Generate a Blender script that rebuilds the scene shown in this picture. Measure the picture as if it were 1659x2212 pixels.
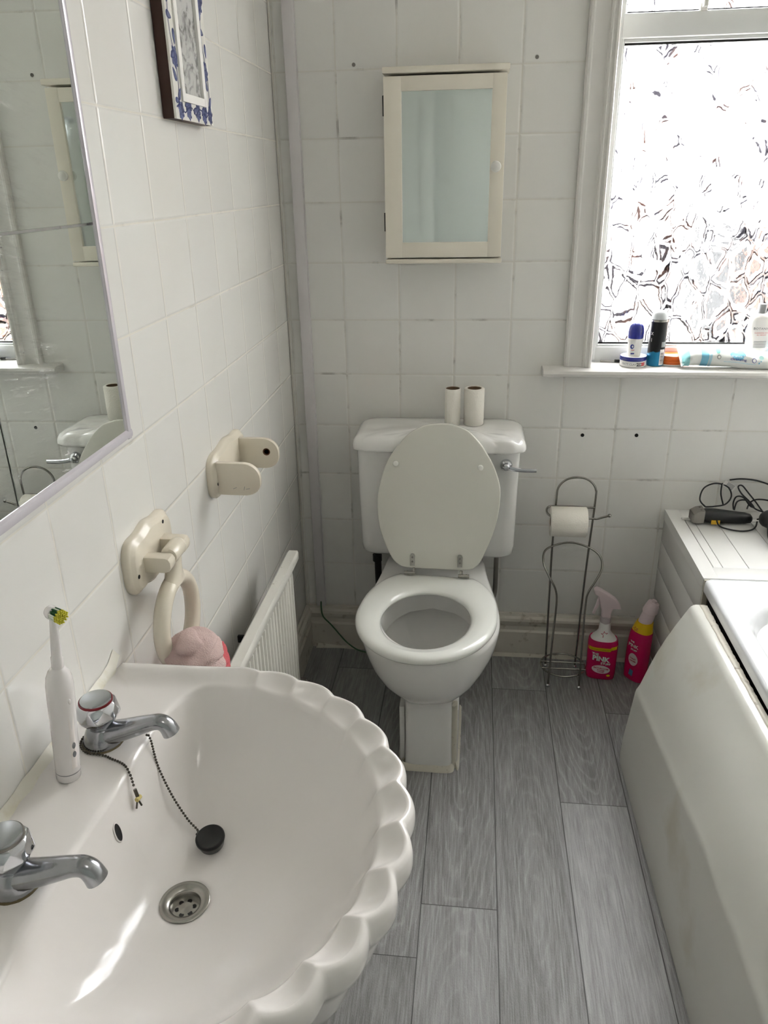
import bpy, bmesh, math, random
from mathutils import Vector, Matrix, noise
random.seed(4)
PI = math.pi
D = bpy.data
for o in list(D.objects): D.objects.remove(o)
SC = bpy.context.scene
COL = SC.collection

# ------------------------------------------------------------------ camera
cam_d = D.cameras.new('camera'); cam = D.objects.new('camera', cam_d); COL.objects.link(cam)
cam.matrix_world = Matrix(((0.9933956, -0.0278584, 0.1113064, 0.52331),
                           (0.1132802, 0.3923599, -0.9128096, -2.15493),
                           (-0.0182427, 0.9193898, 0.3929244, 1.41038),
                           (0, 0, 0, 1)))
cam_d.sensor_fit = 'HORIZONTAL'; cam_d.sensor_width = 36.0
cam_d.lens = 36.0 * 1669.236 / 1659.0
cam_d.clip_start = 0.02; cam_d.clip_end = 100
SC.camera = cam

# ------------------------------------------------------------------ world, daylight, exposure
SKY = 4.6
w = D.worlds.new('overcast_sky'); SC.world = w; w.use_nodes = True
bg = w.node_tree.nodes['Background']; bg.inputs['Strength'].default_value = SKY
_n = w.node_tree.nodes; _l = w.node_tree.links       # overcast sky: brighter towards the zenith
_tc = _n.new('ShaderNodeTexCoord'); _sp = _n.new('ShaderNodeSeparateXYZ'); _mr = _n.new('ShaderNodeMapRange'); _cm = _n.new('ShaderNodeMix'); _cm.data_type = 'RGBA'
_l.new(_tc.outputs['Generated'], _sp.inputs[0]); _l.new(_sp.outputs[2], _mr.inputs[0]); _mr.inputs[1].default_value = 0.0; _mr.inputs[2].default_value = 1.0
_l.new(_mr.outputs[0], _cm.inputs[0]); _cm.inputs[6].default_value = (0.86, 0.857, 0.868, 1); _cm.inputs[7].default_value = (1.22, 1.215, 1.235, 1)
_l.new(_cm.outputs[2], bg.inputs['Color'])
SC.view_settings.view_transform = 'Standard'; SC.view_settings.look = 'None'
SC.view_settings.exposure = 2.47; SC.view_settings.gamma = 1.0; SC.view_settings.use_curve_mapping = False
# the window is a portal for the sky light
pl = D.lights.new('window_daylight_portal', 'AREA'); pl.shape = 'RECTANGLE'; pl.size = 0.95; pl.size_y = 1.30
pl.cycles.is_portal = True
po = D.objects.new('window_daylight_portal', pl); COL.objects.link(po)
po.location = (1.27, 0.13, 1.56); po.rotation_euler = (-PI/2, 0, 0)
# added weak fill lamp, unseen above the camera; daylight does most of the work
cl = D.lights.new('fill_lamp_light', 'AREA'); cl.shape = 'DISK'; cl.size = 0.30; cl.energy = 0.25; cl.color = (1.0, 0.95, 0.88)
clo = D.objects.new('fill_lamp_light', cl); COL.objects.link(clo); clo.location = (0.75, -2.0, 2.33)

# ------------------------------------------------------------------ helpers
def lin(c):
    r = []
    for v in c[:3]:
        v = v/255.0
        r.append(v/12.92 if v <= 0.04045 else ((v+0.055)/1.055)**2.4)
    return (r[0], r[1], r[2], 1.0)

def newmat(name):
    m = D.materials.new(name); m.use_nodes = True
    nt = m.node_tree; b = nt.nodes['Principled BSDF']
    return m, nt, b

def mat(name, rgb, rough=0.4, metal=0.0, noise_amt=0.0, noise_scale=20, bump=0.0, bump_scale=200, coat=0.0, spec=None, alpha=None, trans=0.0, dirt=None, dirt_scale=8, dirt_lo=0.6, dirt_hi=0.75):
    m, nt, b = newmat(name)
    N = nt.nodes; Lk = nt.links
    b.inputs['Base Color'].default_value = lin(rgb)
    b.inputs['Roughness'].default_value = rough; b.inputs['Metallic'].default_value = metal
    if coat: b.inputs['Coat Weight'].default_value = coat; b.inputs['Coat Roughness'].default_value = 0.05
    if spec is not None: b.inputs['Specular IOR Level'].default_value = spec
    if trans: b.inputs['Transmission Weight'].default_value = trans
    tc = N.new('ShaderNodeTexCoord')
    if noise_amt or dirt:
        n = N.new('ShaderNodeTexNoise'); n.inputs['Scale'].default_value = noise_scale; n.inputs['Detail'].default_value = 5
        Lk.new(tc.outputs['Object'], n.inputs['Vector'])
        mx = N.new('ShaderNodeMix'); mx.data_type = 'RGBA'; mx.blend_type = 'MIX'
        c = lin(rgb); k = 1-noise_amt
        mx.inputs[6].default_value = c; mx.inputs[7].default_value = (c[0]*k, c[1]*k, c[2]*k, 1)
        Lk.new(n.outputs['Fac'], mx.inputs[0]); out = mx.outputs[2]
        if dirt:
            n2 = N.new('ShaderNodeTexNoise'); n2.inputs['Scale'].default_value = dirt_scale; n2.inputs['Detail'].default_value = 8
            Lk.new(tc.outputs['Object'], n2.inputs['Vector'])
            mr = N.new('ShaderNodeMapRange'); mr.inputs[1].default_value = dirt_lo; mr.inputs[2].default_value = dirt_hi
            Lk.new(n2.outputs['Fac'], mr.inputs[0])
            m2 = N.new('ShaderNodeMix'); m2.data_type = 'RGBA'
            Lk.new(mr.outputs[0], m2.inputs[0]); Lk.new(out, m2.inputs[6]); m2.inputs[7].default_value = lin(dirt)
            out = m2.outputs[2]
        Lk.new(out, b.inputs['Base Color'])
    if bump:
        n = N.new('ShaderNodeTexNoise'); n.inputs['Scale'].default_value = bump_scale; n.inputs['Detail'].default_value = 4
        Lk.new(tc.outputs['Object'], n.inputs['Vector'])
        bp = N.new('ShaderNodeBump'); bp.inputs['Strength'].default_value = bump; bp.inputs['Distance'].default_value = 0.002
        Lk.new(n.outputs['Fac'], bp.inputs['Height']); Lk.new(bp.outputs[0], b.inputs['Normal'])
    return m

class NT:
    """tiny node-graph builder for maths on coordinates"""
    def __init__(s, nt): s.nt = nt; s.N = nt.nodes; s.L = nt.links
    def m(s, op, a, b=None, c=None):
        n = s.N.new('ShaderNodeMath'); n.operation = op
        for i, v in enumerate((a, b, c)):
            if v is None: continue
            if isinstance(v, (int, float)): n.inputs[i].default_value = v
            else: s.L.new(v, n.inputs[i])
        return n.outputs[0]
    def coords(s):
        tc = s.N.new('ShaderNodeTexCoord'); sp = s.N.new('ShaderNodeSeparateXYZ'); s.L.new(tc.outputs['Object'], sp.inputs[0])
        return tc.outputs['Object'], sp.outputs[0], sp.outputs[1], sp.outputs[2]
    def comb(s, x, y, z):
        n = s.N.new('ShaderNodeCombineXYZ')
        for i, v in enumerate((x, y, z)):
            if isinstance(v, (int, float)): n.inputs[i].default_value = v
            else: s.L.new(v, n.inputs[i])
        return n.outputs[0]
    def noise(s, vec, scale, detail=3, rough=0.5, dist=0.0):
        n = s.N.new('ShaderNodeTexNoise'); n.inputs['Scale'].default_value = scale; n.inputs['Detail'].default_value = detail
        n.inputs['Roughness'].default_value = rough; n.inputs['Distortion'].default_value = dist
        s.L.new(vec, n.inputs['Vector']); return n.outputs['Fac']
    def white(s, vec):
        n = s.N.new('ShaderNodeTexWhiteNoise'); n.noise_dimensions = '3D'; s.L.new(vec, n.inputs['Vector']); return n.outputs['Value']
    def rng(s, v, a, b, c=0.0, d=1.0, smooth=True):
        n = s.N.new('ShaderNodeMapRange'); n.interpolation_type = 'SMOOTHSTEP' if smooth else 'LINEAR'
        s.L.new(v, n.inputs[0]); n.inputs[1].default_value = a; n.inputs[2].default_value = b; n.inputs[3].default_value = c; n.inputs[4].default_value = d
        return n.outputs[0]
    def mix(s, f, a, b):
        n = s.N.new('ShaderNodeMix'); n.data_type = 'RGBA'
        for i, v in ((0, f), (6, a), (7, b)):
            if isinstance(v, (int, float)): n.inputs[i].default_value = v
            elif isinstance(v, tuple): n.inputs[i].default_value = v
            else: s.L.new(v, n.inputs[i])
        return n.outputs[2]
    def bump(s, h, strength=0.5, dist=0.002):
        n = s.N.new('ShaderNodeBump'); n.inputs['Strength'].default_value = strength; n.inputs['Distance'].default_value = dist
        s.L.new(h, n.inputs['Height']); return n.outputs[0]

def tile_mat(name, axis, a0, z0, T=0.152, Tz=0.15134, grout=(178,174,164), grout_dirt=(96,88,78), dirt_amt=0.5, gw=0.012, tile=(232,231,226), gvis=0.8):
    m, nt, b = newmat(name); g = NT(nt)
    vec, X, Y, Z = g.coords()
    A = X if axis == 'X' else Y
    wob = g.m('MULTIPLY', g.m('SUBTRACT', g.noise(vec, 5, 2), 0.5), 0.012)
    u = g.m('ADD', g.m('DIVIDE', g.m('SUBTRACT', A, a0), T), wob)
    v = g.m('ADD', g.m('DIVIDE', g.m('SUBTRACT', Z, z0), Tz), wob)
    du = g.m('SUBTRACT', 0.5, g.m('ABSOLUTE', g.m('SUBTRACT', g.m('FRACT', u), 0.5)))
    dv = g.m('SUBTRACT', 0.5, g.m('ABSOLUTE', g.m('SUBTRACT', g.m('FRACT', v), 0.5)))
    d = g.m('MINIMUM', du, dv)
    gm = g.rng(d, gw*0.55, gw*1.25, 1, 0)
    cell = g.comb(g.m('FLOOR', u), g.m('FLOOR', v), 0.3)
    rnd = g.white(cell)
    base = g.mix(g.m('MULTIPLY', rnd, 0.55), lin(tile), lin(tuple(int(c*0.965) for c in tile)))
    soft = g.rng(g.noise(vec, 3.0, 4), 0.35, 0.8)
    base = g.mix(g.m('MULTIPLY', soft, 0.12), base, lin((205,200,184)))
    dn = g.rng(g.noise(vec, 14, 5, 0.6), 0.52, 0.72)
    # dark hairline next to the grout, broken up
    hair = g.m('MULTIPLY', g.rng(g.m('ABSOLUTE', g.m('SUBTRACT', d, gw*1.05)), 0.0, gw*0.45, 1, 0), dn)
    gcol = g.mix(g.m('MULTIPLY', dn, dirt_amt*0.55), lin(grout), lin(grout_dirt))
    c1 = g.mix(g.m('MULTIPLY', gm, gvis), base, gcol)
    c2 = g.mix(g.m('MULTIPLY', hair, dirt_amt), c1, lin(grout_dirt))
    nt.links.new(c2, b.inputs['Base Color'])
    rough = g.m('ADD', g.m('MULTIPLY', gm, 0.5), 0.13)
    nt.links.new(rough, b.inputs['Roughness'])
    h = g.m('ADD', g.rng(d, gw*0.3, gw*3.2), g.m('MULTIPLY', g.noise(vec, 9, 2), 0.5))
    tilt = g.m('MULTIPLY', g.m('SUBTRACT', rnd, 0.5), g.m('FRACT', u))
    h = g.m('ADD', h, g.m('MULTIPLY', tilt, 1.2))
    nt.links.new(g.bump(h, 0.55, 0.0012), b.inputs['Normal'])
    b.inputs['Specular IOR Level'].default_value = 0.45
    return m

def bmnew(): return bmesh.new()

def box(bm, x0, x1, y0, y1, z0, z1, bev=0.0, seg=2):
    b2 = bmesh.new()
    bmesh.ops.create_cube(b2, size=1.0)
    for v in b2.verts:
        v.co = Vector(((x0+x1)/2+v.co.x*(x1-x0), (y0+y1)/2+v.co.y*(y1-y0), (z0+z1)/2+v.co.z*(z1-z0)))
    if bev > 0: bmesh.ops.bevel(b2, geom=list(b2.edges), offset=bev, segments=seg, profile=0.5, affect='EDGES')
    merge(bm, b2); return bm

def merge(bm, b2, M=None):
    idx = {}
    for v in b2.verts: idx[v] = bm.verts.new((M @ v.co) if M else v.co)
    for f in b2.faces:
        try: bm.faces.new([idx[v] for v in f.verts])
        except ValueError: pass
    b2.free()

def loft(bm, rings, cap0=True, cap1=True, closed=True):
    R = [[bm.verts.new(p) for p in r] for r in rings]
    n = len(R[0]); m = n if closed else n-1
    for a, b in zip(R, R[1:]):
        for i in range(m):
            j = (i+1) % n
            try: bm.faces.new((a[i], a[j], b[j], b[i]))
            except ValueError: pass
    if cap0: bm.faces.new(list(reversed(R[0])))
    if cap1: bm.faces.new(R[-1])
    return R

def lathe(bm, prof, c=(0,0,0), seg=32, axis='Z', sx=1.0, sy=1.0, cap=True, rot=0.0):
    rings = []
    for r, h in prof:
        ring = []
        for i in range(seg):
            a = 2*PI*i/seg + rot
            x, y = r*math.cos(a)*sx, r*math.sin(a)*sy
            if axis == 'Z': p = (c[0]+x, c[1]+y, c[2]+h)
            elif axis == 'X': p = (c[0]+h, c[1]+x, c[2]+y)
            else: p = (c[0]+y, c[1]+h, c[2]+x)
            ring.append(p)
        rings.append(ring)
    loft(bm, rings, cap, cap)
    return bm

def smoothpath(pts, k=8, closed=False):
    P = [Vector(p) for p in pts]; out = []; n = len(P)
    rngs = range(n) if closed else range(n-1)
    for i in rngs:
        p0 = P[(i-1) % n] if closed else P[max(i-1, 0)]
        p1 = P[i]; p2 = P[(i+1) % n]; p3 = P[(i+2) % n] if closed else P[min(i+2, n-1)]
        for j in range(k):
            t = j/k
            out.append(0.5*((2*p1)+(-p0+p2)*t+(2*p0-5*p1+4*p2-p3)*t*t+(-p0+3*p1-3*p2+p3)*t**3))
    if not closed: out.append(P[-1])
    return out

def tube(bm, path, r, seg=8, closed=False, ry=None, smooth=0, up=None):
    P = smoothpath(path, smooth, closed) if smooth else [Vector(p) for p in path]
    n = len(P)
    rad = r if callable(r) else (lambda t: r)
    nrm = None; rings = []
    for i in range(n):
        a = P[(i-1) % n] if (closed or i > 0) else P[i]
        b = P[(i+1) % n] if (closed or i < n-1) else P[i]
        t = (b-a).normalized()
        if nrm is None:
            u = Vector(up) if up else (Vector((0,0,1)) if abs(t.z) < 0.9 else Vector((1,0,0)))
            nrm = (u-t*u.dot(t)).normalized()
        else: nrm = (nrm-t*nrm.dot(t)).normalized()
        bi = t.cross(nrm)
        rr = rad(i/(n-1)); r2 = ry if ry else rr
        rings.append([P[i]+nrm*rr*math.cos(2*PI*k/seg)+bi*r2*math.sin(2*PI*k/seg) for k in range(seg)])
    if closed:
        loft(bm, rings+[rings[0]], False, False)
        bmesh.ops.remove_doubles(bm, verts=bm.verts, dist=1e-6)
    else: loft(bm, rings)
    return bm

def sphere(bm, c, r, sx=1, sy=1, sz=1, u=16, v=10):
    b2 = bmesh.new(); bmesh.ops.create_uvsphere(b2, u_segments=u, v_segments=v, radius=r)
    for q in b2.verts: q.co = Vector((c[0]+q.co.x*sx, c[1]+q.co.y*sy, c[2]+q.co.z*sz))
    merge(bm, b2); return bm

def prism(bm, poly, axis, a, b, bev=0.0, seg=2):
    """extrude a 2-D outline along an axis: X -> poly is (y,z); Y -> (x,z); Z -> (x,y)"""
    b2 = bmesh.new()
    def P(p, h):
        return {'X': (h, p[0], p[1]), 'Y': (p[0], h, p[1]), 'Z': (p[0], p[1], h)}[axis]
    loft(b2, [[P(p, a) for p in poly], [P(p, b) for p in poly]])
    bmesh.ops.recalc_face_normals(b2, faces=b2.faces)
    if bev > 0:
        caps = [e for e in b2.edges if len(e.link_faces) == 2 and any(len(f.verts) > 4 for f in e.link_faces)]
        bmesh.ops.bevel(b2, geom=caps, offset=bev, segments=seg, profile=0.5, affect='EDGES')
    merge(bm, b2); return bm

def obj(name, bm, m, parent=None, smooth=28, origin=None):
    """link a bmesh as ONE mesh object. World coordinates in; made local to its root."""
    bmesh.ops.recalc_face_normals(bm, faces=bm.faces)
    me = D.meshes.new(name)
    off = Vector((0,0,0))
    if parent is not None:
        r = parent
        while r.parent: r = r.parent
        off = r.location.copy()
    elif origin is not None: off = Vector(origin)
    if off.length > 0: bmesh.ops.translate(bm, verts=bm.verts, vec=-off)
    bm.to_mesh(me); bm.free()
    if isinstance(m, (list, tuple)):
        for q in m: me.materials.append(q)
    else: me.materials.append(m)
    if smooth is not None:
        me.shade_smooth(); me.set_sharp_from_angle(angle=math.radians(smooth))
    o = D.objects.new(name, me); COL.objects.link(o)
    if parent is not None: o.parent = parent
    elif origin is not None: o.location = off
    return o

def thing(name, label, cat, loc, group=None):
    o = D.objects.new(name, None); COL.objects.link(o); o.empty_display_size = 0.05
    o.location = loc; o['label'] = label; o['category'] = cat
    if group: o['group'] = group
    return o

def tag(o, label, cat, group=None):
    o['label'] = label; o['category'] = cat
    if group: o['group'] = group
    return o

def struct(name, bm, m, parent=None, smooth=30):
    o = obj(name, bm, m, parent, smooth)
    if parent is None: o['kind'] = 'structure'
    return o

KW = 0.0128            # the left wall is very slightly out of square
def onwall(bm):
    for v in bm.verts: v.co.x += -KW*v.co.y
    return bm

def text_bm(s, size, fn, ext=0.0003, spacing=1.0, bold=0.0):
    c = D.curves.new('lettering', 'FONT'); c.body = s; c.size = size; c.align_x = 'CENTER'; c.align_y = 'CENTER'
    c.space_character = spacing; c.offset = bold; c.resolution_u = 2
    o = D.objects.new('lettering', c); COL.objects.link(o)
    dg = bpy.context.evaluated_depsgraph_get()
    me = D.meshes.new_from_object(o.evaluated_get(dg))
    bm = bmesh.new(); bm.from_mesh(me); D.meshes.remove(me); D.objects.remove(o); D.curves.remove(c)
    bmesh.ops.triangulate(bm, faces=bm.faces)
    long = [e for e in bm.edges if e.calc_length() > size*0.25]
    if long: bmesh.ops.subdivide_edges(bm, edges=long, cuts=2)
    for v in bm.verts: v.co = Vector(fn(v.co.x, v.co.y))
    return bm

def patch(fn, u0, u1, v0, v1, nu=10, nv=3):
    bm = bmesh.new()
    g = [[bm.verts.new(fn(u0+(u1-u0)*i/nu, v0+(v1-v0)*j/nv)) for i in range(nu+1)] for j in range(nv+1)]
    for j in range(nv):
        for i in range(nu): bm.faces.new((g[j][i], g[j][i+1], g[j+1][i+1], g[j+1][i]))
    return bm

def disc_patch(fn, cu, cv, ru, rv, n=28, rings=3, tilt=0.0):
    bm = bmesh.new(); c = bm.verts.new(fn(cu, cv)); prev = None
    for k in range(1, rings+1):
        cur = []
        for i in range(n):
            a = 2*PI*i/n; x, y = ru*k/rings*math.cos(a), rv*k/rings*math.sin(a)
            cur.append(bm.verts.new(fn(cu+x*math.cos(tilt)-y*math.sin(tilt), cv+x*math.sin(tilt)+y*math.cos(tilt))))
        for i in range(n):
            j = (i+1) % n
            if prev is None: bm.faces.new((c, cur[i], cur[j]))
            else: bm.faces.new((prev[i], cur[i], cur[j], prev[j]))
        prev = cur
    return bm

def poly_patch(fn, pts):
    bm = bmesh.new(); bm.faces.new([bm.verts.new(fn(*p)) for p in pts]); bmesh.ops.triangulate(bm, faces=bm.faces); return bm

# ------------------------------------------------------------------ materials
M_TB = tile_mat('white_tiles_back_wall', 'X', 0.1618, 1.665, grout=(214,211,202), grout_dirt=(70,64,56), dirt_amt=0.75, gw=0.013)
M_TL = tile_mat('white_tiles_left_wall', 'Y', -1.047, 1.6625, T=0.15175, grout=(214,209,196), grout_dirt=(120,110,96), dirt_amt=0.42, gw=0.0095, gvis=0.7)
M_PAINT = mat('painted_plaster', (188,193,187), 0.6, noise_amt=0.05)
M_CEIL = mat('ceiling_paint', (232,231,226), 0.7)
M_GLOSS = mat('white_gloss_paint', (226,224,219), 0.28, noise_amt=0.05, noise_scale=30, bump=0.08, bump_scale=60)
M_SKIRT = mat('old_gloss_paint', (214,208,196), 0.4, noise_amt=0.12, noise_scale=12, dirt=(120,100,72), dirt_scale=30, dirt_lo=0.60, dirt_hi=0.80)
M_UPVC = mat('white_upvc', (216,218,216), 0.3)
M_CER = mat('white_ceramic', (232,231,227), 0.09, coat=0.4, noise_amt=0.02)
M_BASIN = mat('glazed_basin_ceramic', (234,230,226), 0.15, coat=0.12, noise_amt=0.02, noise_scale=6, spec=0.38)
M_PED = mat('pedestal_ceramic', (226,224,220), 0.14, noise_amt=0.03, dirt=(150,140,112), dirt_scale=22, dirt_lo=0.64, dirt_hi=0.8)
M_PLAST = mat('white_plastic', (230,229,222), 0.22)
M_SEAT = mat('seat_plastic', (228,229,223), 0.16, coat=0.2)
M_LID = mat('lid_plastic', (214,213,203), 0.24)
M_BATH = mat('bath_acrylic', (236,238,240), 0.1, coat=0.5)
M_PANEL = mat('bath_panel_acrylic', (222,222,214), 0.17, noise_amt=0.05, noise_scale=3, dirt=(196,190,168), dirt_scale=4, dirt_lo=0.6, dirt_hi=0.8)
M_CLAD = mat('white_cladding', (232,232,228), 0.22, noise_amt=0.03)
M_CHROME = mat('chrome', (206,208,212), 0.07, 1.0)
M_TAP = mat('limescaled_chrome', (170,172,176), 0.2, 1.0, noise_amt=0.28, noise_scale=60, bump=0.12, bump_scale=120)
M_STEEL = mat('brushed_steel', (168,166,160), 0.26, 1.0)
M_WIRE = mat('chrome_wire', (150,148,142), 0.22, 1.0)
M_BLACK = mat('black_rubber', (12,12,13), 0.35)
M_DARK = mat('dark_gap', (16,15,14), 0.8)
M_CREAM = mat('cream_painted_wood', (228,220,202), 0.27, noise_amt=0.05, noise_scale=15)
M_CAB = mat('cream_cabinet_paint', (233,227,212), 0.42, noise_amt=0.03)
M_RAD = mat('radiator_enamel', (222,220,212), 0.35, noise_amt=0.05, dirt=(150,140,120), dirt_scale=60, dirt_lo=0.66, dirt_hi=0.8)
M_PAPER = mat('tissue_paper', (236,232,222), 0.9, bump=0.6, bump_scale=260)
M_CARD = mat('cardboard_core', (120,98,76), 0.9)
M_CAULK = mat('yellowed_sealant', (232,229,216), 0.5, noise_amt=0.08, noise_scale=20, dirt=(206,198,168), dirt_scale=25, dirt_lo=0.55, dirt_hi=0.75, bump=0.4, bump_scale=80)
M_GRIME = mat('grimy_sealant', (204,199,184), 0.5, noise_amt=0.18, noise_scale=30, dirt=(110,94,74), dirt_scale=45, dirt_lo=0.60, dirt_hi=0.74, bump=0.3, bump_scale=60)
M_PIPE = mat('grey_pipe', (120,116,110), 0.35, 0.4)
M_BPIPE = mat('black_pipe', (22,22,23), 0.4)
M_TRUNK = mat('trunking_plastic', (222,218,218), 0.35, noise_amt=0.04)
M_BROWN = mat('dark_brown_wood', (62,32,18), 0.5, noise_amt=0.3)
M_NAVY = mat('navy_plastic', (32,44,138), 0.22, coat=0.3)
M_NAVYINK = mat('navy_ink', (44,58,148), 0.5)
M_BLACKG = mat('black_print', (20,20,22), 0.25)
M_TEAL = mat('teal_print', (28,130,170), 0.28)
M_ORANGE = mat('orange_plastic', (236,110,30), 0.3)
M_AQUA = mat('aqua_film', (150,214,216), 0.25)
M_SKYB = mat('light_blue_print', (128,196,222), 0.35)
M_MINT = mat('mint_print', (104,184,164), 0.35)
M_FILM = mat('white_film', (236,238,234), 0.28)
M_WHITEL = mat('white_label', (240,238,234), 0.5)
M_PINK = mat('magenta_plastic', (205,8,88), 0.25, coat=0.2)
M_YEL = mat('yellow_label', (238,196,12), 0.4)
M_REDP = mat('dark_pink_ink', (176,18,72), 0.45)
M_PINKW = mat('pale_pink_plastic', (232,214,216), 0.35)
M_RED = mat('red_ink', (206,44,44), 0.45)
M_GREY = mat('grey_plastic', (150,152,152), 0.35)
M_GREYINK = mat('grey_ink', (120,122,126), 0.5)
M_BLADE = mat('clipper_blade_steel', (150,146,140), 0.4, 0.7)
M_BLKPL = mat('black_plastic', (20,21,23), 0.42)
M_TAGY = mat('yellow_tag', (226,178,48), 0.5)
M_GREENW = mat('earth_wire', (58,96,62), 0.5)
M_BRISTG = mat('green_bristles', (38,92,52), 0.7)
M_BRISTY = mat('yellow_bristles', (214,206,62), 0.7)
M_BRISTW = mat('white_bristles', (230,234,220), 0.7)
M_TOOTH = mat('toothbrush_plastic', (232,228,226), 0.22, coat=0.2)
M_TERRY = None

# vinyl plank floor
def floor_mat():
    m, nt, b = newmat('grey_wood_vinyl'); g = NT(nt)
    vec, X, Y, Z = g.coords()
    u = g.m('DIVIDE', g.m('SUBTRACT', X, 0.1215), 0.1602)
    i = g.m('FLOOR', u); fu = g.m('FRACT', u)
    hsh = g.white(g.comb(i, 3.7, 1.3))
    off = g.m('MULTIPLY', hsh, 0.9)
    for k, val in ((2, -0.975), (4, -0.652), (5, -0.290)):
        is_k = g.m('COMPARE', i, float(k), 0.1)
        off = g.m('ADD', g.m('MULTIPLY', off, g.m('SUBTRACT', 1.0, is_k)), g.m('MULTIPLY', is_k, val+9.14))
    v = g.m('DIVIDE', g.m('ADD', g.m('SUBTRACT', Y, off), 9.14), 1.22)
    j = g.m('FLOOR', v); fv = g.m('FRACT', v)
    pid = g.white(g.comb(i, j, 7.1))
    # along-grain coordinates, different for every plank
    ox = g.m('MULTIPLY', pid, 13.0)
    warp = g.noise(g.comb(g.m('ADD', X, ox), g.m('MULTIPLY', Y, 0.22), 0.0), 9, 3, 0.5)
    xx = g.m('ADD', X, ox)
    # cathedral rings: stretched ellipses along the plank
    cy = g.m('SUBTRACT', fv, g.m('ADD', 0.25, g.m('MULTIPLY', pid, 0.5)))
    cx = g.m('SUBTRACT', fu, 0.5)
    rr = g.m('SQRT', g.m('ADD', g.m('POWER', cx, 2.0), g.m('POWER', g.m('MULTIPLY', cy, 1.15), 2.0)))
    pid2 = g.white(g.comb(j, i, 2.9)); ph = g.m('ADD', g.m('ADD', g.m('MULTIPLY', rr, 95.0), g.m('MULTIPLY', warp, 34.0)), g.m('MULTIPLY', g.noise(g.comb(xx, g.m('MULTIPLY', Y, 0.5), 1.0), 60, 4, 0.7), 5.0))
    ring = g.m('ADD', g.m('MULTIPLY', g.m('SINE', ph), 0.5), 0.5)
    fine = g.noise(g.comb(xx, g.m('MULTIPLY', Y, 0.035), 0.0), 330, 6, 0.65)
    mid = g.noise(g.comb(xx, g.m('MULTIPLY', Y, 0.10), 2.0), 42, 5, 0.6, 0.6)
    speck = g.noise(g.comb(xx, g.m('MULTIPLY', Y, 0.45), 4.0), 520, 3, 0.7)
    t = g.m('ADD', g.m('MULTIPLY', g.rng(mid, 0.3, 0.72), 0.32), g.m('MULTIPLY', g.rng(fine, 0.34, 0.68), 0.42))
    t = g.m('ADD', t, g.m('MULTIPLY', g.m('POWER', ring, 6.0), g.rng(pid2, 0.3, 0.6, 0.07, 0.26)))
    t = g.m('ADD', t, g.m('MULTIPLY', g.m('SUBTRACT', speck, 0.5), 0.42))
    tone = g.m('MULTIPLY', g.m('SUBTRACT', pid, 0.5), 0.30)
    t = g.m('ADD', t, tone)
    lt = g.m('MULTIPLY', g.m('COMPARE', i, 4.0, 0.1), g.m('LESS_THAN', Y, -0.652))
    t = g.m('ADD', t, g.m('MULTIPLY', lt, 0.16))
    t = g.m('MAXIMUM', g.m('MINIMUM', t, 1.0), 0.0)
    t = g.m('ADD', 0.16, g.m('MULTIPLY', t, 0.72)); col = g.mix(t, lin((92,90,88)), lin((184,184,184)))
    du = g.m('SUBTRACT', 0.5, g.m('ABSOLUTE', g.m('SUBTRACT', fu, 0.5)))
    dv = g.m('SUBTRACT', 0.5, g.m('ABSOLUTE', g.m('SUBTRACT', fv, 0.5)))
    seam = g.m('MINIMUM', 1.0, g.m('ADD', g.rng(du, 0.004, 0.0105, 1, 0), g.rng(dv, 0.0005, 0.0012, 1, 0)))
    col = g.mix(g.m('MULTIPLY', seam, 0.8), col, lin((40,39,38)))
    nt.links.new(col, b.inputs['Base Color'])
    nt.links.new(g.m('SUBTRACT', 0.42, g.m('MULTIPLY', t, 0.10)), b.inputs['Roughness'])
    h = g.m('ADD', g.m('MULTIPLY', t, 0.6), g.m('MULTIPLY', speck, 1.1))
    h = g.m('SUBTRACT', h, g.m('MULTIPLY', seam, 1.0))
    nt.links.new(g.bump(h, 0.55, 0.0011), b.inputs['Normal'])
    return m
M_FLOOR = floor_mat()

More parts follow.
